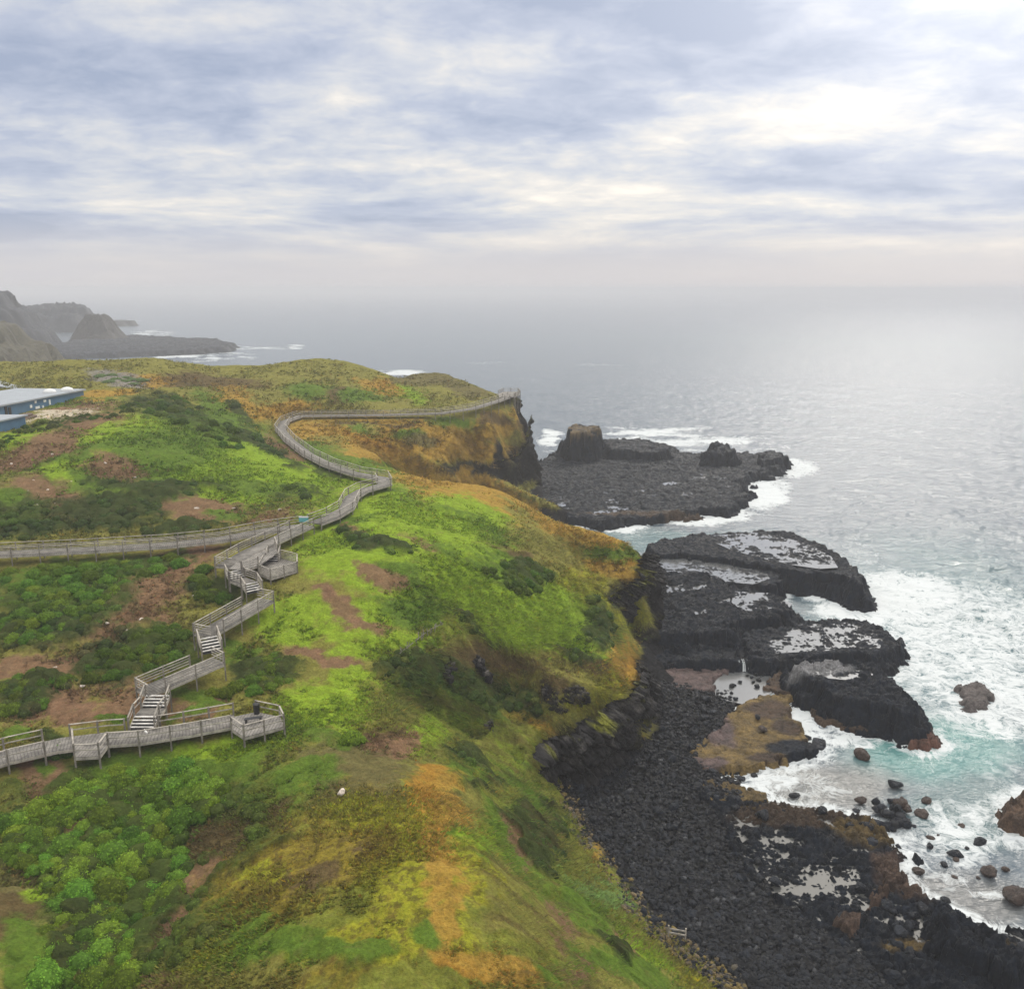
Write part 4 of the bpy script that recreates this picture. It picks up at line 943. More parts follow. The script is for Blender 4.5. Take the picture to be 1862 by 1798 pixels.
rockmass('rock_shelf', 'long flat hazy rock platform under the conical stack', 'rock shelf', [(40, 645), (80, 625), (150, 617), (240, 609), (330, 614), (395, 616), (424, 624), (415, 632), (330, 637), (180, 642)], 4.5, 9, 2.2, 1.8, seed=47, wob=4, tint=lin(46, 50, 56), block=1.6, bscale=0.1)
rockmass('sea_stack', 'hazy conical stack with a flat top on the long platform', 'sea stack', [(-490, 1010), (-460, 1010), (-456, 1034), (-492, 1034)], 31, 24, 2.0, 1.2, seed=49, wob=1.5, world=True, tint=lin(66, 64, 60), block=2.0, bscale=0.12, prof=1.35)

# ------------------------------------------------------------------ the sea
EL = [math.atan((p - CY) / FL) + PITCH for p in list(np.arange(1960, 640, -2.0)) + list(np.arange(640, 534, -1.0)) + [532, 530.5, 529.3, 528.4, 527.8, 527.3, 526.9]]
SR = np.array([CAMZ / math.tan(e) for e in EL])
SA = np.linspace(R(-36), R(36), 820)
A2, R2 = np.meshgrid(SA, SR)
sx, sy = (R2 * np.sin(A2)).ravel(), (R2 * np.cos(A2)).ravel()
inside = (sx > GX0 + 2) & (sx < 148) & (sy > 22) & (sy < 343)
hz_ = np.where(inside, samp(HT, sx, sy), -3.0)
px, py = proj(sx, sy, 0 * sx)
dist = np.hypot(sx, sy)
FO = [(1730, 1170, 300, 170, .82), (1820, 1280, 160, 100, .84), (1640, 1085, 150, 70, .95), (1440, 850, 60, 26, .9), (1250, 798, 190, 24, .95), (1400, 815, 60, 16, .8), (1560, 1112, 120, 34, 1.0), (1610, 1060, 46, 50, .85), (1560, 1010, 60, 40, .55), (1480, 975, 60, 20, .35), (1500, 1085, 60, 18, 1.0), (1440, 1288, 36, 52, 1.0), (1500, 1335, 90, 16, .85), (1560, 1345, 120, 22, .75),
      (1400, 1430, 110, 40, .85), (1480, 1440, 140, 50, .62), (1600, 1510, 160, 60, .62), (1740, 1520, 140, 80, .78), (1820, 1480, 60, 60, .72), (1700, 1600, 80, 34, .68), (1780, 1620, 60, 14, .66), (1620, 1390, 130, 40, .42), (1700, 1370, 190, 60, .50), (1820, 1400, 70, 50, .55), (1760, 1300, 120, 30, .8), (1850, 1170, 60, 120, .6), (1650, 950, 160, 40, .22),
      (1385, 902, 62, 34, 1.15), (1420, 890, 36, 26, .8), (1280, 940, 130, 16, 1.15), (1130, 962, 76, 12, 1.1), (1370, 868, 30, 24, 1.0), (1200, 787, 150, 20, 1.1), (1000, 800, 26, 30, 1.2), (1290, 812, 100, 16, .9), (1440, 850, 30, 14, .5), (1300, 790, 150, 20, .4), (950, 690, 100, 9, .46), (1080, 663, 100, 5, .52), (1090, 702, 50, 5, .6), (720, 678, 80, 10, .95), (360, 648, 150, 13, .92), (440, 634, 120, 7, .85), (120, 598, 46, 11, 1.0), (280, 606, 60, 8, .9), (540, 631, 24, 7, 1.0), (600, 650, 120, 8, .5), (230, 585, 60, 7, .6), (880, 660, 90, 5, .5), (140, 560, 60, 4, .55),
      (1250, 1020, 100, 12, .5), (1450, 1070, 60, 12, 1.0), (1380, 1062, 50, 10, .9)]
wob = 60 * fbm(sx * 0.05, sy * 0.05, 4, 5, 0.6) * np.clip(160 / dist, 0, 1.5)
foam = np.zeros(len(sx))
for a, b, ra, rb, v in FO:
    dd = np.hypot((px + wob - a) / ra, (py + wob * 0.45 - b) / rb)
    foam = np.maximum(foam, v * sstep(1.25, 0.35, dd))
near = dist < 420
sd_ = np.full(len(sx), -99.0)
for P in SHORES:
    c = P.mean(0); rad = np.max(np.hypot(*(P - c).T)) + 16
    k = near & (np.hypot(sx - c[0], sy - c[1]) < rad)
    if k.any(): sd_[k] = np.maximum(sd_[k], poly_sd(P, sx[k], sy[k]))
foam = np.maximum(foam, 0.85 * np.exp(-np.clip(-sd_ - 1.5, 0, 99) / 2.2) * (sd_ > -30))
lowf = sstep(-0.28, 0.22, fbm(sx * 0.018, sy * 0.045, 4, 31, 0.6)) 
foam *= np.where(dist > 330, 0.35 + 0.65 * lowf, 1.0)
foam = np.maximum(foam, 0.30 * sstep(0.40, 0.75, fbm(sx * 0.02, sy * 0.05, 4, 66) + 0.25) * sstep(1500, 500, dist) * sstep(200, 300, dist))
swell = np.sin((sx * 0.62 + sy * 0.5) * 0.24 + 2.2 * fbm(sx * 0.012, sy * 0.012, 2, 8)) * 0.16
chop = fbm((sx * 0.8 - sy * 0.25) * 0.20, (sx * 0.25 + sy) * 0.34, 4, 15, 0.6) * 0.75
open_ = sstep(70, 130, dist) * sstep(12, 26, np.where(sd_ < -90, 99, -sd_) + 0 * sx)
swell = swell + 0.7 * fbm((sx * 0.85 - sy * 0.3) * 0.05, (sx * 0.3 + sy) * 0.11, 3, 47)
wz = (swell + chop) * (0.25 + 0.75 * open_) * sstep(900, 250, dist)
wz += foam * (0.2 * fbm(sx * 0.6, sy * 0.6, 3, 19) + 0.55 * ridged((sx * 0.8 + sy * 0.5) * 0.13, (sy * 0.8 - sx * 0.5) * 0.06, 3, 23)) * sstep(400, 200, dist) * sstep(60, 75, dist)
deep = np.tile(np.array([0.090, 0.122, 0.152]), (len(sx), 1))
for a, b, ra, rb, v, cc in [(1700, 1150, 280, 200, .8, (0.05, 0.13, 0.15)), (1700, 1365, 190, 70, 1.0, (0.07, 0.21, 0.205)), (1500, 1440, 160, 60, .9, (0.15, 0.155, 0.15)), (1720, 1640, 180, 70, .9, (0.12, 0.125, 0.125)), (1780, 1480, 150, 80, .6, (0.08, 0.16, 0.16)), (1250, 985, 250, 24, .8, (0.08, 0.16, 0.17))]:
    w_ = v * sstep(1.2, 0.5, np.hypot((px + wob - a) / ra, (py + wob * 0.5 - b) / rb))
    deep += (np.array(cc) - deep) * w_[:, None]
nr, nc = len(SR), len(SA)
ix = np.arange(nr * nc).reshape(nr, nc)
q = np.stack([ix[:-1, :-1].ravel(), ix[:-1, 1:].ravel(), ix[1:, 1:].ravel(), ix[1:, :-1].ravel()], -1)
q = q[hz_[q].min(1) < 1.2]
used = np.unique(q); rm = np.full(nr * nc, -1); rm[used] = np.arange(len(used))
sea = link('sea', mkmesh('sea', np.stack([sx, sy, wz], -1)[used], rm[q], M['sea'], deep[used], {'foam': foam[used]}))
tag(sea, 'grey green sea breaking white along the rocks', 'sea', kind='structure')
# ------------------------------------------------------------------ boulders: a few shapes, copied
def stone_mesh(name, seed, sub=2, tint=BAS, ang=0.0, mat='cobble'):
    v, f = ico(sub); v = v.copy()
    r = np.random.default_rng(seed)
    for k in range(9 if ang else 5):                     # flats chipped off a round stone
        n = r.normal(size=3); n /= np.linalg.norm(n); h = r.uniform(0.62, 0.9) - ang * 0.12
        d = v @ n; v -= np.outer(np.clip(d - h, 0, None), n) * 0.85
    v *= 1 + 0.26 * fbm(v[:, 0] * 1.6 + v[:, 2] + seed, v[:, 1] * 1.6 - v[:, 2], 4, seed, 0.65)[:, None]
    v *= r.uniform(0.8, 1.15, 3) * (1, 1, 0.78)
    c = np.tile(tint, (len(v), 1)) * (1 + 0.35 * fbm(v[:, 0] * 2 + 9, v[:, 1] * 2 + v[:, 2], 3, seed + 4))[:, None]
    return mkmesh(name, v, f, M[mat], c)


BLK = [stone_mesh('boulder', 100 + i, 3, BAS * (0.7 + 0.12 * i), ang=0.7 + 0.15 * i) for i in range(5)]
BRW = [stone_mesh('boulder', 130 + i, 3, lin(62, 51, 45) * (0.8 + 0.2 * i), ang=1.1) for i in range(3)]


def boulder(px, py, rpx, z, label, mesh=None, group=None, sq=1.0, sink=0.25):
    p = at(px, py, z)
    rad = rpx * math.sqrt((p ** 2 + np.array([0, 0, CAMZ ** 2 - 2 * CAMZ * p[2]])).sum()) / FL
    me = mesh or random.choice(BLK)
    o = link('boulder', me, None, (p[0], p[1], z + rad * (0.7 - sink)))
    o.scale = (rad * random.uniform(0.95, 1.2), rad * random.uniform(0.8, 1.05), rad * sq * random.uniform(0.85, 1.05))
    o.rotation_euler = (random.uniform(-.2, .2), random.uniform(-.2, .2), random.uniform(0, 6.28))
    return tag(o, label, 'boulder', group)


for a, b, r_, l, m in [
    (1445, 1450, 10, 'largest lone black boulder in the white water off the ochre ledge', 0), (1480, 1473, 7, 'small black boulder in the foam above the black rock field', 0), (1555, 1476, 8, 'flat black boulder in the foam just landward of the boulder heap', 0),
    (1400, 1388, 9, 'black boulder in the wash touching the lower edge of the ochre ledge', 0), (1372, 1413, 7, 'black boulder in the wash between the ochre ledge and the cobbles', 0), (1486, 1358, 15, 'dark boulder on the seaward corner of the ochre ledge', 0),
    (1463, 1346, 11, 'black boulder beside the dark corner boulder of the ochre ledge', 0), (1378, 1306, 7, 'small black boulder on the upper middle of the ochre ledge', 0), (1387, 1329, 8, 'reddish boulder in the middle of the ochre ledge', 1),
    (1780, 1534, 12, 'biggest round black boulder standing in the lace of foam across the bay', 0), (1737, 1556, 12, 'long black boulder in the foam near the biggest round one', 0), (1690, 1541, 7, 'small black boulder in foam seaward of the black rock field', 0), (1758, 1545, 6, 'tiny black boulder in foam beside the long black one', 0),
    (1685, 1460, 10, 'brown boulder alone in the surf to seaward of the boulder heap', 1), (1676, 1484, 12, 'flat brown boulder in foam below the lone brown one', 1), (1565, 1460, 10, 'reddish brown boulder in foam landward of the boulder heap', 1), (1626, 1431, 12, 'dark boulder standing in grey water above the boulder heap', 0),
    (1568, 1379, 15, 'reddish boulder awash in the sheltered grey water of the inlet', 1), (1848, 1637, 22, 'olive brown boulder lying in the still water of the bay', 1), (1798, 1590, 15, 'ochre flat boulder in the shallow still water', 1), (1670, 1588, 11, 'brown boulder in still water at the seaward end of the brown rib', 1),
    (1346, 1418, 9, 'black boulder in the wash at the end of the cobble spit', 0), (1850, 1705, 12, 'black boulder at the water edge beyond the jagged outcrop', 0), (1720, 1640, 8, 'black boulder at the edge of the still water above the outcrop', 0)]:
    boulder(a, b, r_, 0.1 if a > 1400 or b > 1380 else 0.9, l, (random.choice(BRW) if m else None), sq=0.8)
for i in range(30):
    a, b = 1590 + 62 * random.random(), 1455 + 50 * random.random()
    boulder(a, b + 4, random.uniform(7, 11), 0.15 + 0.5 * random.random(), 'dark boulder packed in the heap standing out of the foam', random.choice(BRW) if a > 1635 and b < 1475 else None, 'boulder heap in the surf', sink=0.3)
for i in range(16):
    boulder(random.uniform(1325, 1400), random.uniform(1222, 1275), random.uniform(3, 6), 0.7, 'little black stone sitting in the waterfall pool', None, 'stones in the waterfall pool')
for i in range(26):
    boulder(random.uniform(1420, 1860), random.uniform(1500, 1600), random.uniform(3.5, 7), 0.05, 'small dark stone awash in the foam of the bay', random.choice(BLK + BRW), 'stones awash in the bay', sq=0.8)
fp = np.array(FIELD)
n_ = 0
while n_ < 70:
    a, b = random.uniform(1270, 1870), random.uniform(1440, 1800)
    if poly_sd(fp, np.array([a]), np.array([b]))[0] < 4: continue
    boulder(a, b, random.uniform(6, 13), random.uniform(0.5, 0.9), 'angular black block lying on the black rock field', None, 'loose blocks on the rock field', sink=0.35); n_ += 1

# ------------------------------------------------------------------ cobble beach
BEACH = np.array([(1168, 1238), (1235, 1252), (1335, 1264), (1322, 1300), (1255, 1384), (1340, 1416), (1345, 1446), (1265, 1444), (1322, 1530), (1402, 1640), (1562, 1742), (1625, 1815), (1345, 1815), (1255, 1750), (1172, 1685), (1092, 1588), (1046, 1515), (996, 1432), (1060, 1408), (1132, 1372), (1160, 1300)], float)
NB = 17000
ca = RNG.uniform(990, 1640, NB * 4); cb = RNG.uniform(1235, 1815, NB * 4)
k = poly_sd(BEACH, ca, cb) > -7 + 5 * fbm(ca * 0.05, cb * 0.05, 3, 3)
ca, cb = ca[k][:NB], cb[k][:NB]
cp = hit(ca, cb)
k = ~np.isnan(cp[:, 0]) & (cp[:, 2] < 5.6); ca, cb, cp = ca[k], cb[k], cp[k]
proto = []
for i in range(6):
    v, f = ico(1 if i > 0 else 2); v = v.copy(); r = np.random.default_rng(300 + i)
    for j in range(4):
        n = r.normal(size=3); n /= np.linalg.norm(n); v -= np.outer(np.clip(v @ n - r.uniform(0.6, 0.85), 0, None), n) * 0.8
    v *= r.uniform(0.75, 1.2, 3) * (1, 1, 0.72)
    proto.append((v, f))
vs, fs, cs = [], [], []; off = 0
upper = sstep(60, 8, -poly_sd(np.array([(1350, 1820), (1255, 1752), (1172, 1687), (1092, 1590), (1046, 1517), (996, 1432), (900, 1500), (1000, 1820)], float), ca, cb))
for i in range(len(cp)):
    v, f = proto[int(RNG.integers(6))]
    s = 0.17 + 0.26 * RNG.random() ** 2.0
    s *= 0.75 if upper[i] > 0.5 else 1.0
    a = RNG.uniform(0, 6.28); ca_, sa_ = math.cos(a), math.sin(a)
    w_ = v * s * RNG.uniform(0.8, 1.25, 3); tx, ty = RNG.uniform(-.5, .5, 2)
    w_ = np.stack([w_[:, 0] * ca_ - w_[:, 1] * sa_, w_[:, 0] * sa_ + w_[:, 1] * ca_, w_[:, 2] + w_[:, 0] * tx + w_[:, 1] * ty], -1) + cp[i] + (0, 0, s * RNG.uniform(0.05, 0.5))
    c = BAS * RNG.uniform(0.3, 0.95)
    if RNG.random() < 0.025: c = lin(66, 68, 72)
    if upper[i] * RNG.random() > 0.42: c = [lin(112, 98, 72), lin(88, 82, 70), lin(120, 104, 58)][int(RNG.integers(3))] * RNG.uniform(0.6, 1.1)
    vs.append(w_); fs.append(f + off); cs.append(np.tile(c, (len(v), 1))); off += len(v)
cob = link('cobbles', mkmesh('cobbles', np.concatenate(vs), np.concatenate(fs), M['cobble'], np.concatenate(cs)))
tag(cob, 'bank of rounded black cobbles filling the cove below the cliffs', 'cobbles', kind='stuff')
n_ = 0
while n_ < 90:
    a, b = random.uniform(1000, 1620), random.uniform(1245, 1810)
    if poly_sd(BEACH, np.array([a]), np.array([b]))[0] < 6: continue
    h = hit(np.array([a]), np.array([b]))[0]
    if np.isnan(h[0]): continue
    boulder(a, b, random.uniform(6.5, 10.5), h[2], 'large rounded black boulder standing out of the cobble beach', None, 'big boulders on the cobble beach', sink=0.2); n_ += 1

# ------------------------------------------------------------------ white stones on the bare earth
WST = [stone_mesh('pale_boulder', 160 + i, 2, lin(196, 184, 172), ang=0.7, mat='rock') for i in range(3)]
for a, b, r_, l in [(620, 1441, 9, 'white stone on the brow above the yellow moss ridge'), (44, 1180, 5, 'pale stone on bare earth at the left end of the brown track'), (354, 1085, 5, 'pale stone on the brown track beside the round dark bush'), (258, 1128, 6, 'pale stone on the brown track above the bush tongue'), (232, 1150, 5, 'pale stone lower down the brown track'), (180, 1137, 4, 'pale stone against the edge of the left thicket'), (195, 1134, 4, 'second pale stone against the edge of the left thicket'),
                    (358, 916, 5, 'white stone on bare earth just above the long left walkway'), (357, 926, 5, 'brownish white stone beside the white one above the left walkway'), (508, 928, 4, 'white stone on bare earth near the walkway junction'), (60, 876, 4, 'white stone high in the bare gully of the green hill'), (53, 895, 5, 'biggest white stone in the bare gully of the green hill'), (88, 893, 4, 'white stone at the edge of the bare gully on the green hill'), (103, 918, 4, 'white stone lowest in the bare gully of the green hill'), (66, 922, 5, 'pale stone on the left edge of the bare gully'), (131, 877, 4, 'white stone beside the bright tuft on the green hill'), (21, 845, 3, 'white stone on the brown patch under the blue buildings'), (95, 827, 3, 'pale stone at the lower edge of the upper brown slope'), (192, 843, 3, 'white stone on the brown patch in mid hill'), (246, 870, 3, 'white stone below the mid hill brown patch'), (380, 877, 3, 'white stone on the smooth green hillside'), (320, 912, 4, 'pale stone at the left end of the bare strip above the walkway'), (425, 925, 3, 'small white stone in the middle of the bare strip'), (118, 931, 3, 'small pale stone below the bare gully'), (365, 953, 3, 'pale stone just behind the long left walkway'),
                    (150, 1250, 4, 'pale stone on bare earth right of the small dark bush'), (100, 1215, 4, 'pale stone on the open brown ground below the left thicket'), (455, 977, 4, 'white stone under the edge of the left walkway')]:
    h = hit(np.array([float(a)]), np.array([float(b)]))[0]
    o = boulder(a, b, r_, h[2], l, random.choice(WST), sq=0.75)
    o.name = 'pale_boulder'; o['category'] = 'stone'; o.location = (h[0], h[1], h[2] + 0.12)

# ------------------------------------------------------------------ shrubs
def shrub_mesh(seed, tris=1500, base=lin(96, 130, 42)):
    """a low dome of leaf clusters round a leafy core"""
    r = np.random.default_rng(seed); V, Fc, C = [], [], []; off = 0
    lobes = [(0, 0, 0.22, 0.74)] + [(q * math.cos(a), q * math.sin(a), 0.50 - 0.55 * q + 0.1 * r.random(), 0.26 + 0.16 * r.random()) for a, q in zip(np.arange(11) * 2.4 + r.uniform(0, .5, 11), np.linspace(0.22, 0.78, 11))]
    v0, f0 = ico(2)
    for lx, ly, lz, lr in lobes:
        v = v0 * lr * 0.93 * (1 + 0.16 * fbm(v0[:, 0] * 3 + lx * 9, v0[:, 1] * 3 + v0[:, 2] * 2, 3, seed))[:, None] + (lx, ly, lz)
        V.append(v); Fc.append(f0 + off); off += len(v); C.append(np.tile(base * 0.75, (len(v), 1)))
        n = int(tris * lr * lr / sum(l[3] ** 2 for l in lobes))
        d = r.normal(size=(n, 3)); d[:, 2] = np.abs(d[:, 2]) * 1.1 - 0.25; d /= np.linalg.norm(d, axis=1)[:, None]
        p = d * lr * r.uniform(0.88, 1.1, (n, 1)) + (lx, ly, lz)
        t = np.cross(d, r.normal(size=(n, 3))); t /= np.linalg.norm(t, axis=1)[:, None]; u = np.cross(d, t)
        s = r.uniform(0.03, 0.07, (n, 1)); tip = d * s * r.uniform(0.2, 1.1, (n, 1))
        tri = np.stack([p - t * s, p + t * s, p + u * s * 1.6 + tip], 1).reshape(-1, 3)
        V.append(tri); Fc.append(np.arange(3 * n).reshape(-1, 3) + off); off += 3 * n
        hue = r.random((n, 1)); cc = base * (0.65 + 0.75 * r.random((n, 1))) * np.where(hue > 0.85, np.array([[1.25, 1.12, 0.9]]), np.array([[1, 1, 1.0]]))
        C.append(np.repeat(cc, 3, 0))
    return mkmesh('shrub', np.concatenate(V), np.concatenate(Fc), M['shrub'], np.concatenate(C), smooth=False)


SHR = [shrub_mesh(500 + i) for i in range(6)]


def place_shrub(h, rad, label, group, col, flat=0.85, name='saltbush'):
    o = link(name, random.choice(SHR), None, (h[0], h[1], h[2] - rad * 0.08))
    o.scale = (rad * random.uniform(0.85, 1.2), rad * random.uniform(0.85, 1.2), rad * flat * random.uniform(0.8, 1.15)); o.rotation_euler = (0, 0, random.uniform(0, 6.28))
    o.color = (*col, 1)
    return tag(o, label, 'bush', group)


def patch_shrubs(n, region, rpx, label, group, colf, sep=0.95, flat=1.0, name='saltbush'):
    """bushes one by one over a region of ground"""
    reg = np.array(region, float); done = []
    lo, hi = reg.min(0), reg.max(0); tries = 0
    while len(done) < n and tries < n * 40:
        tries += 1
        a, b = random.uniform(lo[0], hi[0]), random.uniform(lo[1], hi[1])
        if poly_sd(reg, np.array([a]), np.array([b]))[0] < 0: continue
        rp = random.uniform(*rpx)
        if any(math.hypot((a - d[0]), (b - d[1]) * 1.5) < sep * (rp + d[2]) * 0.62 for d in done): continue
        h = hit(np.array([a]), np.array([b]), n=700)[0]
        if np.isnan(h[0]) or samp(WG, h[0], h[1]) > 0.2: continue
        g = bool(samp(HT, h[0], h[1]) > 2)
        if not g: continue
        place_shrub(h, rp * math.hypot(h[1], CAMZ - h[2]) / FL, label, group, colf(), flat, name); done.append((a, b, rp))


def tone(lo, hi, warm=0.0):
    def f():
        k = random.uniform(lo, hi); w_ = random.uniform(-0.15, 0.38) + warm
        return (k * (1 + w_), k, k * (1 - 0.4 * w_))
    return f


patch_shrubs(160, [(110, 1440), (250, 1395), (330, 1400), (420, 1440), (330, 1520), (330, 1620), (260, 1700), (240, 1800), (40, 1800), (110, 1620), (0, 1560), (0, 1500), (60, 1490)], (13, 34), 'bright green saltbush in the dense thicket filling the foreground gully', 'saltbushes of the foreground gully', tone(0.55, 1.5))
patch_shrubs(66, [(0, 1050), (150, 1022), (320, 1010), (330, 1030), (230, 1070), (140, 1150), (60, 1180), (0, 1165)], (13, 20), 'green saltbush in the broad thicket left of the brown track', 'saltbushes of the left thicket', tone(0.6, 1.15))
patch_shrubs(22, [(135, 1220), (170, 1195), (260, 1160), (330, 1120), (345, 1150), (340, 1190), (235, 1235), (150, 1240)], (13, 20), 'dark green saltbush in the tongue of scrub left of the zigzag stair', 'saltbushes left of the zigzag stair', tone(0.45, 0.85))
patch_shrubs(22, [(360, 1265), (420, 1215), (500, 1195), (545, 1225), (530, 1255), (450, 1262), (390, 1275)], (13, 21), 'dark green saltbush in the clump right of the zigzag stair', 'saltbushes right of the zigzag stair', tone(0.5, 0.95, 0.05))
patch_shrubs(12, [(352, 1060), (372, 1035), (400, 1050), (425, 1090), (390, 1100), (360, 1085)], (14, 20), 'dark rounded bush beside the middle flight of the stair', 'bushes beside the middle flight', tone(0.45, 0.7))
patch_shrubs(14, [(0, 1240), (60, 1225), (125, 1240), (100, 1260), (60, 1300), (0, 1310)], (13, 20), 'dark green saltbush at the edge of the photo on the bare left slope', 'saltbushes of the bare left slope', tone(0.5, 0.9))
patch_shrubs(40, [(880, 1040), (960, 1020), (1000, 1045), (975, 1080), (930, 1078)], (10, 15), 'dark bush in the round clump on the bright spur', 'bushes of the round clump on the spur', tone(0.4, 0.7), name='dark_bush')
patch_shrubs(46, [(0, 800), (45, 778), (120, 765), (200, 750), (262, 735), (262, 744), (200, 760), (120, 775), (50, 788), (0, 815)], (6, 9), 'dark hedge bush in the row bordering the building yard', 'hedge row by the building yard', tone(0.4, 0.7), name='hedge_bush')
patch_shrubs(26, [(240, 735), (330, 720), (350, 760), (420, 775), (440, 830), (380, 800), (300, 770)], (9, 14), 'dark scrub bush along the shoulder of the green hill', 'scrub on the shoulder of the hill', tone(0.45, 0.75), name='scrub_bush')
patch_shrubs(9, [(160, 684), (200, 682), (265, 694), (262, 700), (200, 697)], (10, 16), 'grey leafless looking scrub on the far meadow', 'grey scrub on the far meadow', lambda: (1.25, 1.0, 3.6), 0.8, 0.5, 'grey_scrub')
for a, b, r_, l, kk in [(108, 1372, 28, 'square looking green bush growing up through the gap in the lower walkway', 0.62), (640, 1350, 22, 'lone bright bush on the brown saddle right of the end deck', 1.15), (215, 1312, 18, 'green bush against the back rail of the lower walkway', 1.0)]:
    h = hit(np.array([float(a)]), np.array([float(b)]))[0]
    place_shrub(h, r_ * math.hypot(h[1], CAMZ - h[2]) / FL, l, None, tone(kk, kk)(), 1.0)

# scrub between the single bushes: one mass
ND = 9000
ua, ub = RNG.uniform(-60, 1250, ND), RNG.uniform(700, 1830, ND)
up = hit(ua, ub, n=900); k = ~np.isnan(up[:, 0]); up = up[k]
_c, _r, _b, _e = cover(up[:, 0], up[:, 1], up[:, 2])
k = (_b > 0.55) & (_r < 0.2) & (samp(WG, up[:, 0], up[:, 1]) < 0.1) & (up[:, 2] > 4.5); up, _c = up[k][:1700], _c[k][:1700]
vs, fs, cs = [], [], []; off = 0
v0, f0 = ico(2)
for i in range(len(up)):
    ds = math.hypot(up[i, 1], CAMZ - up[i, 2]); rad = RNG.uniform(6, 12) * ds / FL * (1.25 if ds < 90 else 1.0)
    v = v0 * (1 + 0.22 * fbm(v0[:, 0] * 2.2 + i, v0[:, 1] * 2.2 + v0[:, 2], 3, 7))[:, None] * rad * (1, 1, 0.75) + up[i] + (0, 0, rad * 0.05)
    nn = 90; d = RNG.normal(size=(nn, 3)); d[:, 2] = np.abs(d[:, 2]) - 0.15; d /= np.linalg.norm(d, axis=1)[:, None]
    p = d * rad * (1, 1, 0.75) * RNG.uniform(0.95, 1.15, (nn, 1)) + up[i] + (0, 0, rad * 0.05)
    t = np.cross(d, RNG.normal(size=(nn, 3))); t /= np.linalg.norm(t, axis=1)[:, None]; u = np.cross(d, t); s = rad * RNG.uniform(0.08, 0.16, (nn, 1))
    tri = np.stack([p - t * s, p + t * s, p + u * s * 1.6 + d * s * 0.6], 1).reshape(-1, 3)
    b_ = _c[i] * RNG.uniform(0.7, 1.35)
    vs += [v, tri]; fs += [f0 + off, np.arange(3 * nn).reshape(-1, 3) + off + len(v)]; off += len(v) + 3 * nn
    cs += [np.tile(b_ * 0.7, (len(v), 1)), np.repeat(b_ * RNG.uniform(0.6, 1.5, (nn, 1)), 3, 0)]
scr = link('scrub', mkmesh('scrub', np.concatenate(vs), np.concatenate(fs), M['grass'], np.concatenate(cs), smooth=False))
tag(scr, 'low dark scrub knitting the bushes together', 'scrub', kind='stuff')

# ------------------------------------------------------------------ low ground cover: tufts of grass, succulents and dead stems
NG = 240000
ga = RNG.uniform(-60, 1330, NG); gb = RNG.uniform(650, 1840, NG)
gp = hit(ga, gb, n=1300)
k = ~np.isnan(gp[:, 0]); gp = gp[k]
_j = RNG.normal(0, 0.011, (2, len(gp))) * np.hypot(gp[:, 1], CAMZ - gp[:, 2])
gc, grk, gbu, gba = cover(gp[:, 0] + _j[0], gp[:, 1] + _j[1], gp[:, 2])
sg = samp(np.hypot(*np.gradient(HT, GS)), gp[:, 0], gp[:, 1])
sv = -0.49 * gp[:, 0] + 0.87 * gp[:, 1] + 1.2 * fbm(gp[:, 0] * 0.12, gp[:, 1] * 0.12, 2, 301)
rb = sstep(0.45, 0.8, sg) * sstep(125, 100, gp[:, 1]) * (1 - grk)
stk = rb * sstep(0.0, 0.35, fbm(sv * 0.9, gp[:, 2] * 0.16, 4, 307, 0.65))
gc += (lin(92, 80, 48) - gc) * (0.55 * stk)[:, None]
rise = rb * (ridged(sv * 0.16, gp[:, 2] * 0.05, 2, 303) * 0.75 + ridged(sv * 0.5, gp[:, 2] * 0.10, 2, 305) * 0.32)
gp[:, 2] += rise
grk = np.maximum(grk, np.maximum(sstep(1.9, 2.6, sg), sstep(4.2, 3.4, gp[:, 2] + fbm(gp[:, 0] * 0.3, gp[:, 1] * 0.3, 3, 5) * 0.8)))
dg = np.hypot(gp[:, 1], CAMZ - gp[:, 2])
k = (RNG.random(len(gp)) > grk * 1.6) & (RNG.random(len(gp)) > sstep(0.4, 0.9, gbu) * np.where(dg < 95, 0.85, 0.6)) & (RNG.random(len(gp)) > gba * 0.55) & (samp(WG, gp[:, 0], gp[:, 1]) < 0.5)
# leave holes so that soil and shade show between the clumps
k &= fbm(gp[:, 0] * 0.9, gp[:, 1] * 0.9, 3, 31, 0.7) > -0.22
gp, gc, gbu, gba, sg = gp[k], gc[k], gbu[k], gba[k], sg[k]
n = len(gp)
dist = np.sqrt(gp[:, 0] ** 2 + gp[:, 1] ** 2 + (CAMZ - gp[:, 2]) ** 2)
size = np.clip(dist * 0.0023, 0.13, 0.55) * RNG.uniform(0.6, 1.5, n) * (1 + 0.35 * gbu)
fy_, fx_ = np.gradient(blur(HT, 2.0), GS)
dx_, dy_ = -samp(fx_, gp[:, 0], gp[:, 1]), -samp(fy_, gp[:, 0], gp[:, 1])
base = gp.copy(); base[:, 2] += RNG.uniform(-0.08, 0.02, n) * 1.0
NBL = 5
ang = RNG.uniform(0, 6.28, (n, NBL)); s = size[:, None] * RNG.uniform(0.6, 1.2, (n, NBL))
lean = RNG.uniform(0.25, 1.1, (n, NBL))
wid = s * RNG.uniform(0.20, 0.40, (n, NBL)) * (1 - 0.45 * np.clip(sg, 0, 1.2))[:, None]; s = s * (1 + 0.7 * np.clip(sg, 0, 1.2))[:, None]
ca, sa = np.cos(ang), np.sin(ang)
droop = np.clip(sg, 0, 1.3)[:, None] * 0.8
dl = np.hypot(dx_, dy_) + 1e-6
tipx = ca * s * lean + (dx_ / dl)[:, None] * s * droop; tipy = sa * s * lean + (dy_ / dl)[:, None] * s * droop
tipz = s * (0.75 - 0.25 * lean) - (np.clip(sg, 0, 1.3) * 0.5)[:, None] * s * droop
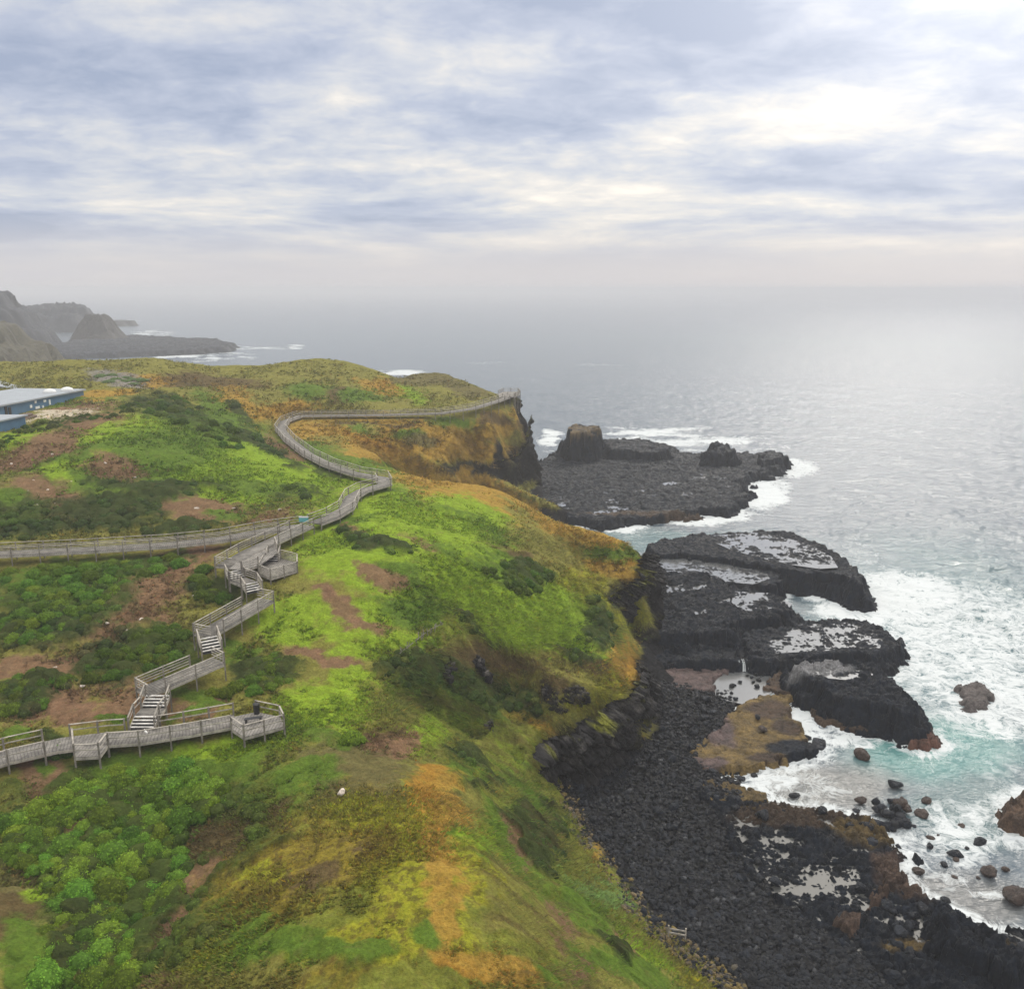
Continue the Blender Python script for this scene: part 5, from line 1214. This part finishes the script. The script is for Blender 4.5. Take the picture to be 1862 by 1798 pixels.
bx, by, bz = base[:, 0:1] + RNG.normal(0, 1, (n, NBL)) * size[:, None] * 0.35, base[:, 1:2] + RNG.normal(0, 1, (n, NBL)) * size[:, None] * 0.35, base[:, 2:3]
bz = bz + (bx - base[:, 0:1]) * -dx_[:, None] + (by - base[:, 1:2]) * -dy_[:, None]
P0 = np.stack([bx - sa * wid, by + ca * wid, bz + 0 * bx], -1); P1 = np.stack([bx + sa * wid, by - ca * wid, bz + 0 * bx], -1)
P2 = np.stack([bx + tipx, by + tipy, bz + tipz], -1)
V = np.stack([P0, P1, P2], 2).reshape(-1, 3)
br = (0.70 + 0.60 * RNG.random((n, NBL, 1)) ** 1.3)
tl = 1 + 0.4 * fbm(gp[:, 0] * 0.45, gp[:, 1] * 0.45, 4, 88, 0.6)[:, None, None]
hue = RNG.random((n, 1, 1))
Cc = gc[:, None, :] * br * tl
Cc = np.where(hue > 0.94, Cc * (1.35, 1.0, 0.8), np.where(hue < 0.07, Cc * (0.7, 0.85, 0.8), Cc))
C = np.repeat(Cc.reshape(-1, 3), 3, 0)
g = link('ground_cover', mkmesh('ground_cover', V, np.arange(len(V)).reshape(-1, 3), M['grass'], C, smooth=False))
tag(g, 'tufted grass and low succulents covering the headland', 'ground cover', kind='stuff')

# ------------------------------------------------------------------ broken blocks and columns of the cliff faces
ci = np.where((cf > 0.35) & (TZ > 9.5) & (TY < 112) & (np.abs(np.arctan2(TX, TY)) < 0.6))[0]
ci = ci[RNG.random(len(ci)) < np.clip(420.0 / max(1, len(ci)), 0, 1)]
vs, fs, cs = [], [], []; off = 0
blk = []
for i in range(6):
    v, f = ico(2); v = v.copy(); r = np.random.default_rng(700 + i)
    for nn in [(1, 0, 0), (-1, 0, 0), (0, 1, 0), (0, -1, 0), (0, 0, 1), (0, 0, -1)] + [tuple(r.normal(size=3)) for _ in range(4)]:
        nn = np.array(nn) + r.normal(0, .12, 3); nn /= np.linalg.norm(nn); v -= np.outer(np.clip(v @ nn - r.uniform(0.42, 0.62), 0, None), nn)
    blk.append((v, f))
for i in ci:
    v, f = blk[int(RNG.integers(6))]; ds = math.hypot(TY[i], CAMZ - TZ[i]); s = RNG.uniform(0.25, 0.8) ** 1.2 * (0.5 + ds / 190)
    a = RNG.uniform(0, 6.28); w_ = v * s * RNG.uniform(0.7, 1.2, 3) * (1, 1, RNG.uniform(0.6, 1.4))
    w_ = np.stack([w_[:, 0] * math.cos(a) - w_[:, 1] * math.sin(a), w_[:, 0] * math.sin(a) + w_[:, 1] * math.cos(a), w_[:, 2]], -1) + (TX3[i], TY3[i], TZ2[i] - 0.35 * s)
    c = CL['K'] * RNG.uniform(0.5, 1.2) if RNG.random() < 0.75 else lin(84, 80, 76) * RNG.uniform(0.7, 1.1)
    vs.append(w_); fs.append(f + off); off += len(v); cs.append(np.tile(c, (len(v), 1)))
cr_ = link('crag', mkmesh('crag', np.concatenate(vs), np.concatenate(fs), M['rock'], np.concatenate(cs), smooth=False))
tag(cr_, 'small dark crags breaking through the grass of the cove wall', 'rock', kind='structure')
# ------------------------------------------------------------------ timber walkways


def offs(line, d):
    """a line moved sideways by d (left positive), mitred at the bends"""
    P = [np.array(p, float) for p in line]; out = []
    for i, p in enumerate(P):
        a = P[i] - P[i - 1] if i else P[1] - P[0]
        b = P[i + 1] - P[i] if i < len(P) - 1 else a
        na = np.array([-a[1], a[0]]) / np.hypot(a[0], a[1]); nb = np.array([-b[1], b[0]]) / np.hypot(b[0], b[1])
        m = na + nb; m = m / max(np.hypot(*m), 1e-3); k = min(1.0 / max(m @ na, 0.45), 1.9)
        out.append(np.array([p[0] + m[0] * d * k, p[1] + m[1] * d * k, p[2]]))
    return out


def cum(line): return np.concatenate([[0], np.cumsum([np.hypot(*(b - a)[:2]) for a, b in zip(line[:-1], line[1:])])])


def cut(line, s0, s1):
    """the stretch of a line between two lengths"""
    c = cum(line); f = lambda s: np.array([np.interp(s, c, [p[k] for p in line]) for k in range(3)])
    return [f(s0)] + [p for p, s in zip(line, c) if s0 + .05 < s < s1 - .05] + [f(s1)]


def spans(total, gaps):
    out, s = [], 0.0
    for a, b in sorted(gaps):
        if a > s + 0.3: out.append((s, a))
        s = max(s, b)
    if total > s + 0.3: out.append((s, total))
    return out


def deck_part(root, line, w, name='deck'):
    l, r = offs(line, w / 2), offs(line, -w / 2); c = cum(line)
    V, U = [], []
    for a, b, s in zip(l, r, c):
        V += [a, b, a - (0, 0, .14), b - (0, 0, .14)]; U += [(s, 0), (s, w), (s, 0), (s, w)]
    F = []
    for i in range(len(l) - 1):
        k = 4 * i; F += [(k, k + 1, k + 5, k + 4), (k + 2, k + 6, k + 7, k + 3), (k, k + 4, k + 6, k + 2), (k + 1, k + 3, k + 7, k + 5)]
    k = 4 * (len(l) - 1); F += [(0, 2, 3, 1), (k, k + 1, k + 3, k + 2)]
    return link(name, mkmesh(name, np.array(V) - np.array(root.location[:]), F, M['deck'], uv=U, smooth=False), root)


def post(root, p, top=1.2, w=0.13):
    b = MB(); g = float(samp(HT, p[0], p[1])) - 0.5
    h = p[2] + top - g
    b.box((p[0], p[1], g + h / 2), (w, w, h), random.random())
    return b.build('post', M['post'], root)


def rail_run(root, line, heights, posts=True, step=2.6, ends=True, cap=0.14):
    """handrail, lower rails and posts along one edge"""
    h = MB(); m = MB()
    for a, b in zip(line[:-1], line[1:]):
        h.bar(a + (0, 0, 1.14), b + (0, 0, 1.14), cap, 0.05)
        for z in heights: m.bar(a + (0, 0, z), b + (0, 0, z), 0.04, 0.10)
    h.build('handrail', M['timber'], root); m.build('lower_rail', M['timber'], root)
    if posts:
        tot = cum(line)[-1]; n = max(1, round(tot / step))
        for i in range(n + 1): post(root, cut(line, min(tot * i / n, tot - 0.02), tot)[0])


def fascia(root, line):
    m = MB()
    for a, b in zip(line[:-1], line[1:]): m.bar(a - (0, 0, .20), b - (0, 0, .17), 0.06, 0.24)
    m.build('fascia_board', M['timber'], root)


def walkway(root, line, w=2.3, gapl=(), gapr=(), heights=(0.78, 0.42), step=2.6, endcap=False, startcap=False):
    deck_part(root, line, w)
    l, r = offs(line, w / 2 + .05), offs(line, -w / 2 - .05)
    for side, gaps in ((l, gapl), (r, gapr)):
        fascia(root, side)
        for a, b in spans(cum(side)[-1], gaps): rail_run(root, cut(side, a, b), heights, step=step)
    if endcap: rail_run(root, [l[-1], r[-1]], heights, posts=False); fascia(root, [l[-1], r[-1]])
    if startcap: rail_run(root, [l[0], r[0]], heights, posts=False); fascia(root, [l[0], r[0]])
    j = MB(); c = cum(line)                       # joists under the planks
    for s in np.arange(1.0, c[-1] - 0.5, 2.6):
        p, q = cut(l, min(s, cum(l)[-1] - .1), cum(l)[-1])[0], cut(r, min(s * cum(r)[-1] / cum(l)[-1], cum(r)[-1] - .1), cum(r)[-1])[0]
        j.bar(p - (0, 0, .26), q - (0, 0, .26), 0.10, 0.18)
    if j.v: j.build('joist', M['post'], root)


def flight(root, a, b, n, w=2.1, heights=(0.78, 0.42)):
    a, b = np.array(a), np.array(b); d = b - a; u = d[:2] / np.hypot(*d[:2]); nrm = np.array([-u[1], u[0], 0]) * w / 2
    uu = np.array([u[0], u[1], 0]); run = np.hypot(*d[:2]) / n; rise = d[2] / n
    for i in range(n):
        m = MB(); c = a + uu * (run * (i + 0.55)) + (0, 0, rise * (i + 1) - 0.03)
        m.bar(c - nrm, c + nrm, run * 0.62, 0.06); m.build('step', M['nosing'], root)
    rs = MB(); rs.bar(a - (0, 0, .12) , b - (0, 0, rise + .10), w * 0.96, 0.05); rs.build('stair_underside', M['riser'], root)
    s = MB()
    for k in (-1, 1): s.bar(a + nrm * k * 1.03 + (0, 0, .02), b + nrm * k * 1.03 - (0, 0, rise - .02), 0.07, 0.30)
    s.build('stringer', M['timber'], root)
    for k in (-1, 1): rail_run(root, [a + nrm * k * 1.08, b + nrm * k * 1.08], heights, step=1.6)


def platform(root, poly, z, rails, heights=(0.78, 0.42)):
    P = [at(a, b, z) for a, b in poly]
    V = np.array([p - np.array(root.location[:]) for p in P])
    m = MB(); m.prism(P, 0.14); d = m.build('deck', M['deck'], root)
    uv = d.data.uv_layers.new(name='UVMap')
    for i, lp in enumerate(d.data.loops): uv.data[i].uv = d.data.vertices[lp.vertex_index].co[:2]
    for i, j in rails:
        fascia(root, [P[i], P[j]]); rail_run(root, [P[i], P[j]], heights, step=2.4)


# lower walk with its corner and end decks
lw = empty('boardwalk', L_LOWER[4])
tag(lw, 'lower timber boardwalk at the foot of the zigzag stair, with corner and end decks', 'boardwalk', 'timber walkways')
cl_ = cum(offs(L_LOWER, 1.2)); cr_ = cum(offs(L_LOWER, -1.2))
xs_l = [proj(*p)[0] for p in offs(L_LOWER, 1.2)]; xs_r = [proj(*p)[0] for p in offs(L_LOWER, -1.2)]
sl_at = lambda x: float(np.interp(x, xs_l, cl_)); sr_at = lambda x: float(np.interp(x, xs_r, cr_))
walkway(lw, L_LOWER, 2.3, gapl=[(sl_at(78), sl_at(128)), (sl_at(228), sl_at(288))], gapr=[(sr_at(82), sr_at(196)), (sr_at(421), 999)], heights=(0.60,))
platform(lw, [(133, 1346), (136, 1376), (181, 1374), (197, 1353), (190, 1343)], 21.46, [(0, 1), (1, 2), (2, 3)], (0.60,))
platform(lw, [(421, 1324), (444, 1340), (517, 1320), (509, 1303), (466, 1294), (424, 1303)], 21.53, [(0, 1), (1, 2), (2, 3), (3, 4)], (0.60,))

# the zigzag stair
zz = empty('zigzag_stair', ZIG[0][1])
tag(zz, 'weathered zigzag timber stair of three ramps and short flights with pale steps', 'staircase', 'timber walkways')
H4 = (0.86, 0.58, 0.30)
for i, z in enumerate(ZIG):
    if z[0] == 'stairs': flight(zz, z[1], z[2], z[3], 1.9 if i > 3 else 2.15, H4 if i > 2 else (0.65,))
    elif z[0] == 'deck': walkway(zz, [z[1], z[2]], 2.15 if i < 3 else 1.9, heights=H4 if i > 3 else (0.65,))
L1 = np.hypot(*(_r1b - _r1a)[:2]); L2 = np.hypot(*(_r2b - _r2a)[:2])
walkway(zz, [_r1a, _r1b], 2.3, gapl=[(L1 - 2.4, 99)], gapr=[(0, 1.7)], heights=H4, endcap=True, startcap=True)
walkway(zz, [_r2a, _r2b], 2.3, gapl=[(L2 - 2.6, 99)], gapr=[(0, 1.9)], heights=H4, endcap=True, startcap=True)
L3 = cum([_r3a, _r3b, _r4b])
walkway(zz, [_r3a + (0, 0, .02), _r3b + (0, 0, .02), _r4b + (0, 0, .02)], 2.3, gapl=[(L3[-1] - 2.2, 99)], gapr=[(0, L3[1] + 4.6)], heights=H4, startcap=True)
platform(zz, [(416, 1034), (440, 1037), (470, 1028), (505, 1005), (500, 990), (455, 1004)], 26.55, [(1, 2), (3, 4)], H4)
vp = empty('viewing_platform', at(505, 1030, 25.6))
tag(vp, 'small six sided timber viewing platform jutting out beside the top of the zigzag stair', 'viewing platform')
platform(vp, [(470, 1042), (492, 1051), (541, 1037), (541, 1022), (508, 1014), (480, 1024)], 25.6, [(0, 1), (1, 2), (2, 3), (3, 4), (5, 0)], (0.9, 0.7, 0.5, 0.3, 0.12))
flight(vp, at(495, 1021, 25.62), at(499, 1006, 26.4), 4, 1.5, (0.65,))

# long left walk and the far walk
lf = empty('boardwalk', L_LEFT[3])
tag(lf, 'long dark timber boardwalk running in from the left side to the junction', 'boardwalk', 'timber walkways')
ll = [p - (0, 0, .03) for p in L_LEFT]
c_ = cum(ll)
walkway(lf, ll, 2.2, gapr=[(c_[-1] - 3.4, 99)], heights=(0.72, 0.34), step=3.4)
uw = empty('boardwalk', L_UPPER[5])
tag(uw, 'far timber boardwalk bending back and out to the railed lookout on the cliff top', 'boardwalk', 'timber walkways')
walkway(uw, L_UPPER, 2.3, heights=(0.72, 0.34), step=4.6)
lk = empty('lookout_deck', at(926, 716, 28.1))
tag(lk, 'small railed lookout deck at the cliff edge where the far boardwalk ends', 'viewing platform')
platform(lk, [(908, 722), (935, 722), (946, 716), (942, 712), (915, 712), (906, 716)], 28.16, [(1, 2), (2, 3), (3, 4), (4, 5)], (0.78, 0.42))
# ------------------------------------------------------------------ buildings at the left


def on_wall(px, py, A, B):
    """point of the upright wall through A and B seen at a photo point"""
    d = ray(px, py); A, B = np.array(A), np.array(B); e = B - A
    t = (A[0] * e[1] - A[1] * e[0]) / (d[0] * e[1] - d[1] * e[0])
    return np.array([d[0] * t, d[1] * t, CAMZ + d[2] * t])


WA, WB = (-109.5, 160.0), (-107.6, 221.0)
b1 = empty('visitor_building', (-122, 192, 32))
tag(b1, 'long blue walled building with pale flat roof, white windows and two roof domes', 'building', 'blue buildings at the left')
m = MB(); m.prism([(WA[0], WA[1], 36.0), (WB[0], WB[1], 35.1), (-125, 223, 35.1), (-129, 160, 36.0)], 6.5); m.build('wall', M['wall'], b1)
m = MB(); m.prism([(WA[0] + .5, WA[1], 36.36), (WB[0] + .5, WB[1] + .4, 35.46), (-125.5, 223.4, 35.46), (-129.5, 160, 36.36)], 0.34); roof = m.build('roof', M['roof'], b1)
m = MB(); m.bar((-121, 168, 36.55), (-117, 214, 35.85), 0.8, 0.5); m.build('roof_ridge', M['wall'], roof)
for px_, y_ in ((90, 212), (122, 216)):
    q = on_wall(px_, 710, (-140, y_), (-100, y_)); v, f = ico(2)
    k = v[:, 2] > -0.3; me = mkmesh('roof_dome', v * (1.5, 1.5, 0.85), f, M['white']); o = link('roof_dome', me, roof); o.location = Vector((q[0], q[1], 35.75)) - b1.location
for a, b, w, h in [(56, 739, 4, 6), (64, 731, 4, 5), (81, 729, 5, 5), (90, 731, 3, 11), (68, 741, 8, 5), (78, 740, 3, 6)]:
    p0, p1 = on_wall(a - w / 2, b, WA, WB), on_wall(a + w / 2, b, WA, WB); hh = h * 195 / FL * 0.9
    m = MB(); c = (p0 + p1) / 2; m.box((c[0] + .02, c[1], c[2]), (0.16, abs(p1[1] - p0[1]), hh)); fr = m.build('window', M['white'], b1)
    m = MB(); m.box((c[0] + .07, c[1], c[2]), (0.10, abs(p1[1] - p0[1]) * 0.72, hh * 0.74)); m.build('pane', flat_mat('window_glass', (0.45, 0.5, 0.55), 0.15, 0.1), fr)
for a, b in ((11, 748), (18, 749)):
    p0 = on_wall(a, b, WA, WB); m = MB(); m.box((p0[0] + .02, p0[1], p0[2]), (0.14, 0.9, 2.0)); m.build('door', M['dark'], b1)
b2 = empty('visitor_building', (-145, 238, 32))
tag(b2, 'dark blue wing with a white edged sloping roof behind the long blue building', 'building', 'blue buildings at the left')
q0, q1 = on_wall(-60, 697, (-170, 234), (-100, 234)), on_wall(62, 713, (-170, 234), (-100, 234))
m = MB(); m.prism([(q0[0], 234, q0[2]), (q1[0], 234, q1[2]), (q1[0], 248, q1[2]), (q0[0], 248, q0[2])], 7); m.build('wall', flat_mat('slate_blue_wall', (0.10, 0.15, 0.22), 0.5, 0.1, 0.6), b2)
m = MB(); m.prism([(q0[0], 233.6, q0[2] + .4), (q1[0] + .5, 233.6, q1[2] + .4), (q1[0] + .5, 248.4, q1[2] + .4), (q0[0], 248.4, q0[2] + .4)], 0.38); m.build('roof', M['roof'], b2)
b3 = empty('visitor_building', (-110, 162, 32))
tag(b3, 'low blue annex with a white roof beside the hedge, nearest of the buildings', 'building', 'blue buildings at the left')
m = MB(); m.prism([(-98, 176, 35.0), (-99.6, 150, 35.3), (-122, 150, 35.3), (-122, 176, 35.0)], 5); m.build('wall', M['wall'], b3)
m = MB(); m.prism([(-97.6, 176.4, 35.32), (-99.2, 149.6, 35.62), (-122.4, 149.6, 35.62), (-122.4, 176.4, 35.32)], 0.3); m.build('roof', M['roof'], b3)
pile = empty('timber_stack', (-103.5, 181, float(samp(HT, -103.5, 181))))
tag(pile, 'low stack of brown timber lying along the foot of the long blue building', 'timber stack')
for k in range(7):
    m = MB(); x = -104.6 + 0.55 * (k % 4) + 0.25 * (k // 4); z = float(samp(HT, -103.5, 181)) + 0.28 + 0.5 * (k // 4)
    m.tube((x, 176 + k * .4, z), (x + 0.6, 189 - k * .3, z + 0.15), 0.28, 0.24); m.build('log', flat_mat('brown_timber', (0.14, 0.10, 0.075), 0.9, 0.3) if k == 0 else bpy.data.materials['brown_timber'], pile)

# ------------------------------------------------------------------ small things
def ground(px, py): return hit(np.array([float(px)]), np.array([float(py)]))[0]


# information panel at the walkway junction
sp_ = at(553, 957, 27.0)
sg_ = empty('information_sign', sp_)
tag(sg_, 'small teal and white information panel on the railing at the walkway junction', 'sign')
m = MB()
for dx in (-0.55, 0.55): m.box((sp_[0] + dx, sp_[1], sp_[2] + 0.55), (0.08, 0.08, 1.1))
m.build('post', M['timber'], sg_)
m = MB(); m.box((sp_[0], sp_[1] - .05, sp_[2] + 0.98), (1.35, 0.05, 0.62)); m.build('panel', M['teal'], sg_)
m = MB(); m.box((sp_[0], sp_[1] - .06, sp_[2] + 1.40), (1.35, 0.06, 0.20)); m.build('header_strip', M['white'], sg_)
# bin and bench on the end deck
bp_ = at(467, 1297, 21.53)
bn = empty('litter_bin', bp_)
tag(bn, 'black bin standing in the far corner of the end lookout deck', 'bin')
m = MB(); m.tube(bp_, bp_ + (0, 0, 0.95), 0.27, 0.31, 14); m.build('body', M['dark'], bn)
m = MB(); m.tube(bp_ + (0, 0, 0.96), bp_ + (0, 0, 1.08), 0.34, 0.18, 14); m.build('lid', M['dark'], bn)
sb = at(461, 1313, 21.53); bc = empty('bench', sb)
tag(bc, 'dark low slatted bench in the middle of the end lookout deck', 'bench')
for k in range(3):
    m = MB(); m.bar(sb + (-0.75, -0.16 + .16 * k - .22, .43), sb + (0.75, -0.16 + .16 * k + .22, .43), 0.13, 0.05); m.build('seat_slat', M['dark'], bc)
for k in (-.6, .6):
    m = MB(); m.box((sb[0] + k, sb[1] + k * .3, sb[2] + .2), (0.08, 0.4, 0.4)); m.build('leg', M['dark'], bc)


def gull(p, label, rz):
    """standing gull: one body mesh swept along its spine"""
    sp = [(-.30, .27, .012), (-.20, .27, .04), (-.08, .26, .085), (.05, .27, .095), (.14, .31, .07), (.18, .37, .042), (.20, .41, .046), (.235, .425, .04), (.27, .415, .014), (.31, .405, .006)]
    V, Fc = [], []
    for x, z, r in sp:
        for k in range(8):
            a = 2 * math.pi * k / 8; V.append((x, r * math.cos(a) * .9, z + r * math.sin(a)))
    for i in range(len(sp) - 1):
        for k in range(8): j = (k + 1) % 8; Fc.append((8 * i + k, 8 * i + j, 8 * i + 8 + j, 8 * i + 8 + k))
    o = link('gull', mkmesh('gull', V, Fc, M['bird']), None, p); o.rotation_euler = (0, 0, rz); o.scale = (1.1, 1.1, 1.1)
    l = MB()
    for s in (-.04, .04): l.tube((0.02, s, 0), (0.0, s, .2), .012, .012, 6)
    lg = l.build('legs', M['nosing'], o, (0, 0, 0))
    return tag(o, label, 'bird')


gull(at(266, 1336, 21.5), 'white gull standing on the lower boardwalk at the foot of the stairs', 2.4)
gull(at(1272, 1209, 1.35), 'white gull standing on the purplish ledge at the head of the beach', 0.4)
# weathered paling fence on the spur
A_, B_ = ground(727, 1196), ground(806, 1143)
fn = empty('paling_fence', A_)
tag(fn, 'short weathered grey paling fence leaning along the grass rim of the spur', 'fence')
n = 24
for i in range(n + 1):
    if i in (7, 8, 15): continue
    p = A_ + (B_ - A_) * i / n; p[2] = samp(HT, p[0], p[1]); p += (RNG.normal(0, .08), RNG.normal(0, .08), 0)
    m = MB(); h = RNG.uniform(0.7, 1.15); m.tube(p - (0, 0, .3), p + (RNG.normal(0, .12), RNG.normal(0, .12), h), 0.05, 0.04, 6); m.build('paling', M['post'], fn)
m = MB()
for i in range(n):
    p, q = (A_ + (B_ - A_) * k / n for k in (i, i + 1)); p[2], q[2] = samp(HT, p[0], p[1]) + .55, samp(HT, q[0], q[1]) + .55
    if i not in (7, 14): m.bar(p, q, 0.04, 0.07)
m.build('rail', M['post'], fn)
# old post and rail frame above the beach
C_, D_ = ground(1215, 1706), ground(1242, 1712)
D_ = C_ + (D_ - C_) / np.linalg.norm(D_ - C_) * 1.7
pf = empty('post_and_rail', C_)
tag(pf, 'old grey two post timber frame at the edge of grass and cobbles', 'fence')
for p in (C_, D_):
    m = MB(); p[2] = samp(HT, p[0], p[1]); m.box((p[0], p[1], p[2] + .55), (0.12, 0.12, 1.7)); m.build('post', M['timber'], pf)
for z in (0.75, 1.15):
    m = MB(); m.bar(C_ + (0, -.08, z), D_ + (0, -.08, z), 0.06, 0.14); m.build('rail', M['timber'], pf)
# marker on the skyline
q = ground(280, 656); mk = MB(); mk.box((0, 0, .55), (0.5, 0.5, 1.5)); mk.box((0, 0, 1.36), (0.75, 0.6, 0.14))
tag(mk.build('marker_post', M['dark'], None, (q[0], q[1], q[2])), 'tiny dark marker post on the skyline of the far meadow', 'post')
# water falling from the shelves into the pools
FM = M['sea']
def fall(px, ztop, zbot, pyb, w, label):
    t = at(px, pyb, zbot); V, Fc, n = [], [], 9
    tops = np.array([t[0], t[1] + 1.2, ztop])
    for i in range(n):
        x = -w / 2 + w * (i + RNG.uniform(-.45, .45)) / (n - 1); ww = RNG.uniform(.015, .07) * w / 2
        b = len(V)
        for (dy, z, k) in ((0.4, ztop, .6), (-0.35, ztop - .12, .8), (-0.8, (ztop + zbot) / 2, 1.0), (-1.1, zbot - .1, 1.5)):
            for s, u in ((-1, 0), (1, 0), (1, .1), (-1, .1)): V.append((tops[0] + x + s * ww * k, tops[1] + dy + u, z))
        for r_ in range(3):
            for k in range(4): j = (k + 1) % 4; Fc.append((b + 4 * r_ + k, b + 4 * r_ + j, b + 4 * r_ + 4 + j, b + 4 * r_ + 4 + k))
    o = link('waterfall', mkmesh('waterfall', np.array(V) - t, Fc, FM, np.tile((.6, .65, .66), (len(V), 1)), {'foam': np.full(len(V), 1.4)}), None, t)
    tag(o, label, 'waterfall', kind='structure')
fall(1366, 2.2, 0.7, 1222, 3.4, 'little waterfall dropping from the shelf into the grey pool')
fall(1385, 4.2, 1.9, 1048, 6.0, 'thin white falls at the end of the long milky pool')
# ------------------------------------------------------------------ air
hz = MB(); hz.box((0, 20000, 31), (110000, 110000, 74))
hm, ht, hb = material('sea_haze')
out = hm.node_tree.nodes['Material Output']
hm.node_tree.nodes.remove(hb)
pv = ht.add('ShaderNodeVolumePrincipled', {'Color': (0.80, 0.80, 0.825, 1), 'Density': 0.00036, 'Anisotropy': 0.0})
ht.l.new(pv.outputs[0], out.inputs['Volume'])
tag(hz.build('haze', hm), 'pale sea haze over the whole coast', 'haze', kind='stuff')

# ------------------------------------------------------------------ sky and sun
SUN_AZ, SUN_EL = R(25), R(35.5)
wd = bpy.data.worlds.new('World'); S.world = wd; wd.use_nodes = True
w = NT(wd.node_tree)
bg = wd.node_tree.nodes['Background']
sky = w.add('ShaderNodeTexSky', sky_type='NISHITA')
sky.sun_disc = False; sky.sun_elevation = SUN_EL; sky.sun_rotation = SUN_AZ
dirv = w.add('ShaderNodeTexCoord').outputs['Generated']
sp = w.add('ShaderNodeSeparateXYZ', {0: dirv})
zc = w.math('MAXIMUM', sp.outputs['Z'], 0.0)
inv = w.math('DIVIDE', 1.0, w.math('ADD', zc, 0.19))
cv = w.add('ShaderNodeCombineXYZ', {0: w.math('MULTIPLY', sp.outputs['X'], inv), 1: w.math('MULTIPLY', sp.outputs['Y'], inv), 2: 0.0}).outputs[0]
cvs = w.add('ShaderNodeMapping', {'Vector': cv, 'Location': (5.1, 8.4, 0.0), 'Scale': (0.85, 1.0, 1.0)}).outputs[0]
n1 = w.noise(cvs, 1.75, 4, 0.5, 0.1)
n2 = w.noise(cvs, 0.8, 2, 0.5)
n3 = w.noise(cvs, 6.5, 7, 0.62, 0.3)
n = w.math('ADD', w.math('ADD', w.math('MULTIPLY', n1, 0.48), w.math('MULTIPLY', n2, 0.26)), w.math('MULTIPLY', n3, 0.26))
dst = w.add('ShaderNodeVectorMath', {0: dirv, 1: (4.0, 4.0, 26.0)}, operation='MULTIPLY').outputs[0]
st = w.noise(dst, 1.0, 7, 0.58, 0.3)
low = w.smooth(sp.outputs['Z'], 0.05, 0.15, 0.75, 0.0)
n = w.math('ADD', w.math('MULTIPLY', n, w.math('SUBTRACT', 1.0, low)), w.math('MULTIPLY', st, low))
ramp = w.add('ShaderNodeValToRGB', {0: n})
el = ramp.color_ramp.elements
stops = [(0.39, (0.33, 0.38, 0.50)), (0.46, (0.44, 0.48, 0.585)), (0.51, (0.56, 0.58, 0.63)), (0.56, (0.70, 0.68, 0.66)), (0.62, (0.92, 0.85, 0.76))]
el[0].position, el[1].position = stops[0][0], stops[-1][0]
el[0].color = (*stops[0][1], 1); el[1].color = (*stops[-1][1], 1)
for p, c in stops[1:-1]:
    e = el.new(p); e.color = (*c, 1)
cl = ramp.outputs[0]
hor = w.smooth(sp.outputs['Z'], 0.015, 0.085, 1.0, 0.0)
cl = w.mix(w.math('MULTIPLY', hor, 0.94), cl, (0.55, 0.54, 0.565))
GE, GA = R(23), R(29)                     # the thin bright place in the cloud
sd = (math.cos(GE) * math.sin(GA), math.cos(GE) * math.cos(GA), math.sin(GE))
dt = w.math('MAXIMUM', w.add('ShaderNodeVectorMath', {0: dirv, 1: sd}, operation='DOT_PRODUCT').outputs['Value'], 0.0)
g1 = w.math('MULTIPLY', w.math('POWER', dt, 34.0), 0.34); g2 = w.math('MULTIPLY', w.math('MULTIPLY', w.math('POWER', dt, 7.0), 0.10), w.smooth(sp.outputs['Z'], 0.04, 0.22))
glow = w.add('ShaderNodeVectorMath', {0: (1.0, 0.98, 0.94)}, operation='SCALE'); w.l.new(w.math('ADD', g1, g2), glow.inputs['Scale'])
cl = w.mix(1.0, cl, glow.outputs[0], 'ADD')
# overcast domes are brightest overhead
zen = w.smooth(sp.outputs['Z'], 0.30, 0.85, 1.0, 2.1)
cl = w.mix(w.smooth(sp.outputs['Z'], 0.35, 0.7), cl, (0.72, 0.70, 0.66))
cz = w.add('ShaderNodeVectorMath', {0: cl}, operation='SCALE'); w.l.new(w.math('MULTIPLY', zen, 10.0), cz.inputs['Scale'])
fin = w.mix(0.95, sky.outputs[0], cz.outputs[0])
w.l.new(fin, bg.inputs['Color']); bg.inputs['Strength'].default_value = 0.1
sl_ = bpy.data.lights.new('sun', 'SUN'); sl_.energy = 1.25; sl_.angle = R(12); sl_.color = (1.0, 0.93, 0.83)
so = bpy.data.objects.new('sun', sl_); COL.objects.link(so)
so.rotation_euler = (math.pi / 2 - SUN_EL, 0, math.pi - SUN_AZ)
so.location = (60, 150, 300)
S.view_settings.view_transform = 'Standard'; S.view_settings.look = 'None'; S.view_settings.exposure = 0.26; S.view_settings.gamma = 1.0
S.view_settings.use_curve_mapping = False
cy = S.cycles
cy.use_denoising = True
try: cy.denoiser = 'OPENIMAGEDENOISE'
except Exception: pass
cy.max_bounces = 6; cy.diffuse_bounces = 2; cy.glossy_bounces = 2; cy.transmission_bounces = 2; cy.volume_bounces = 2; cy.transparent_max_bounces = 4
cy.sample_clamp_indirect = 6.0
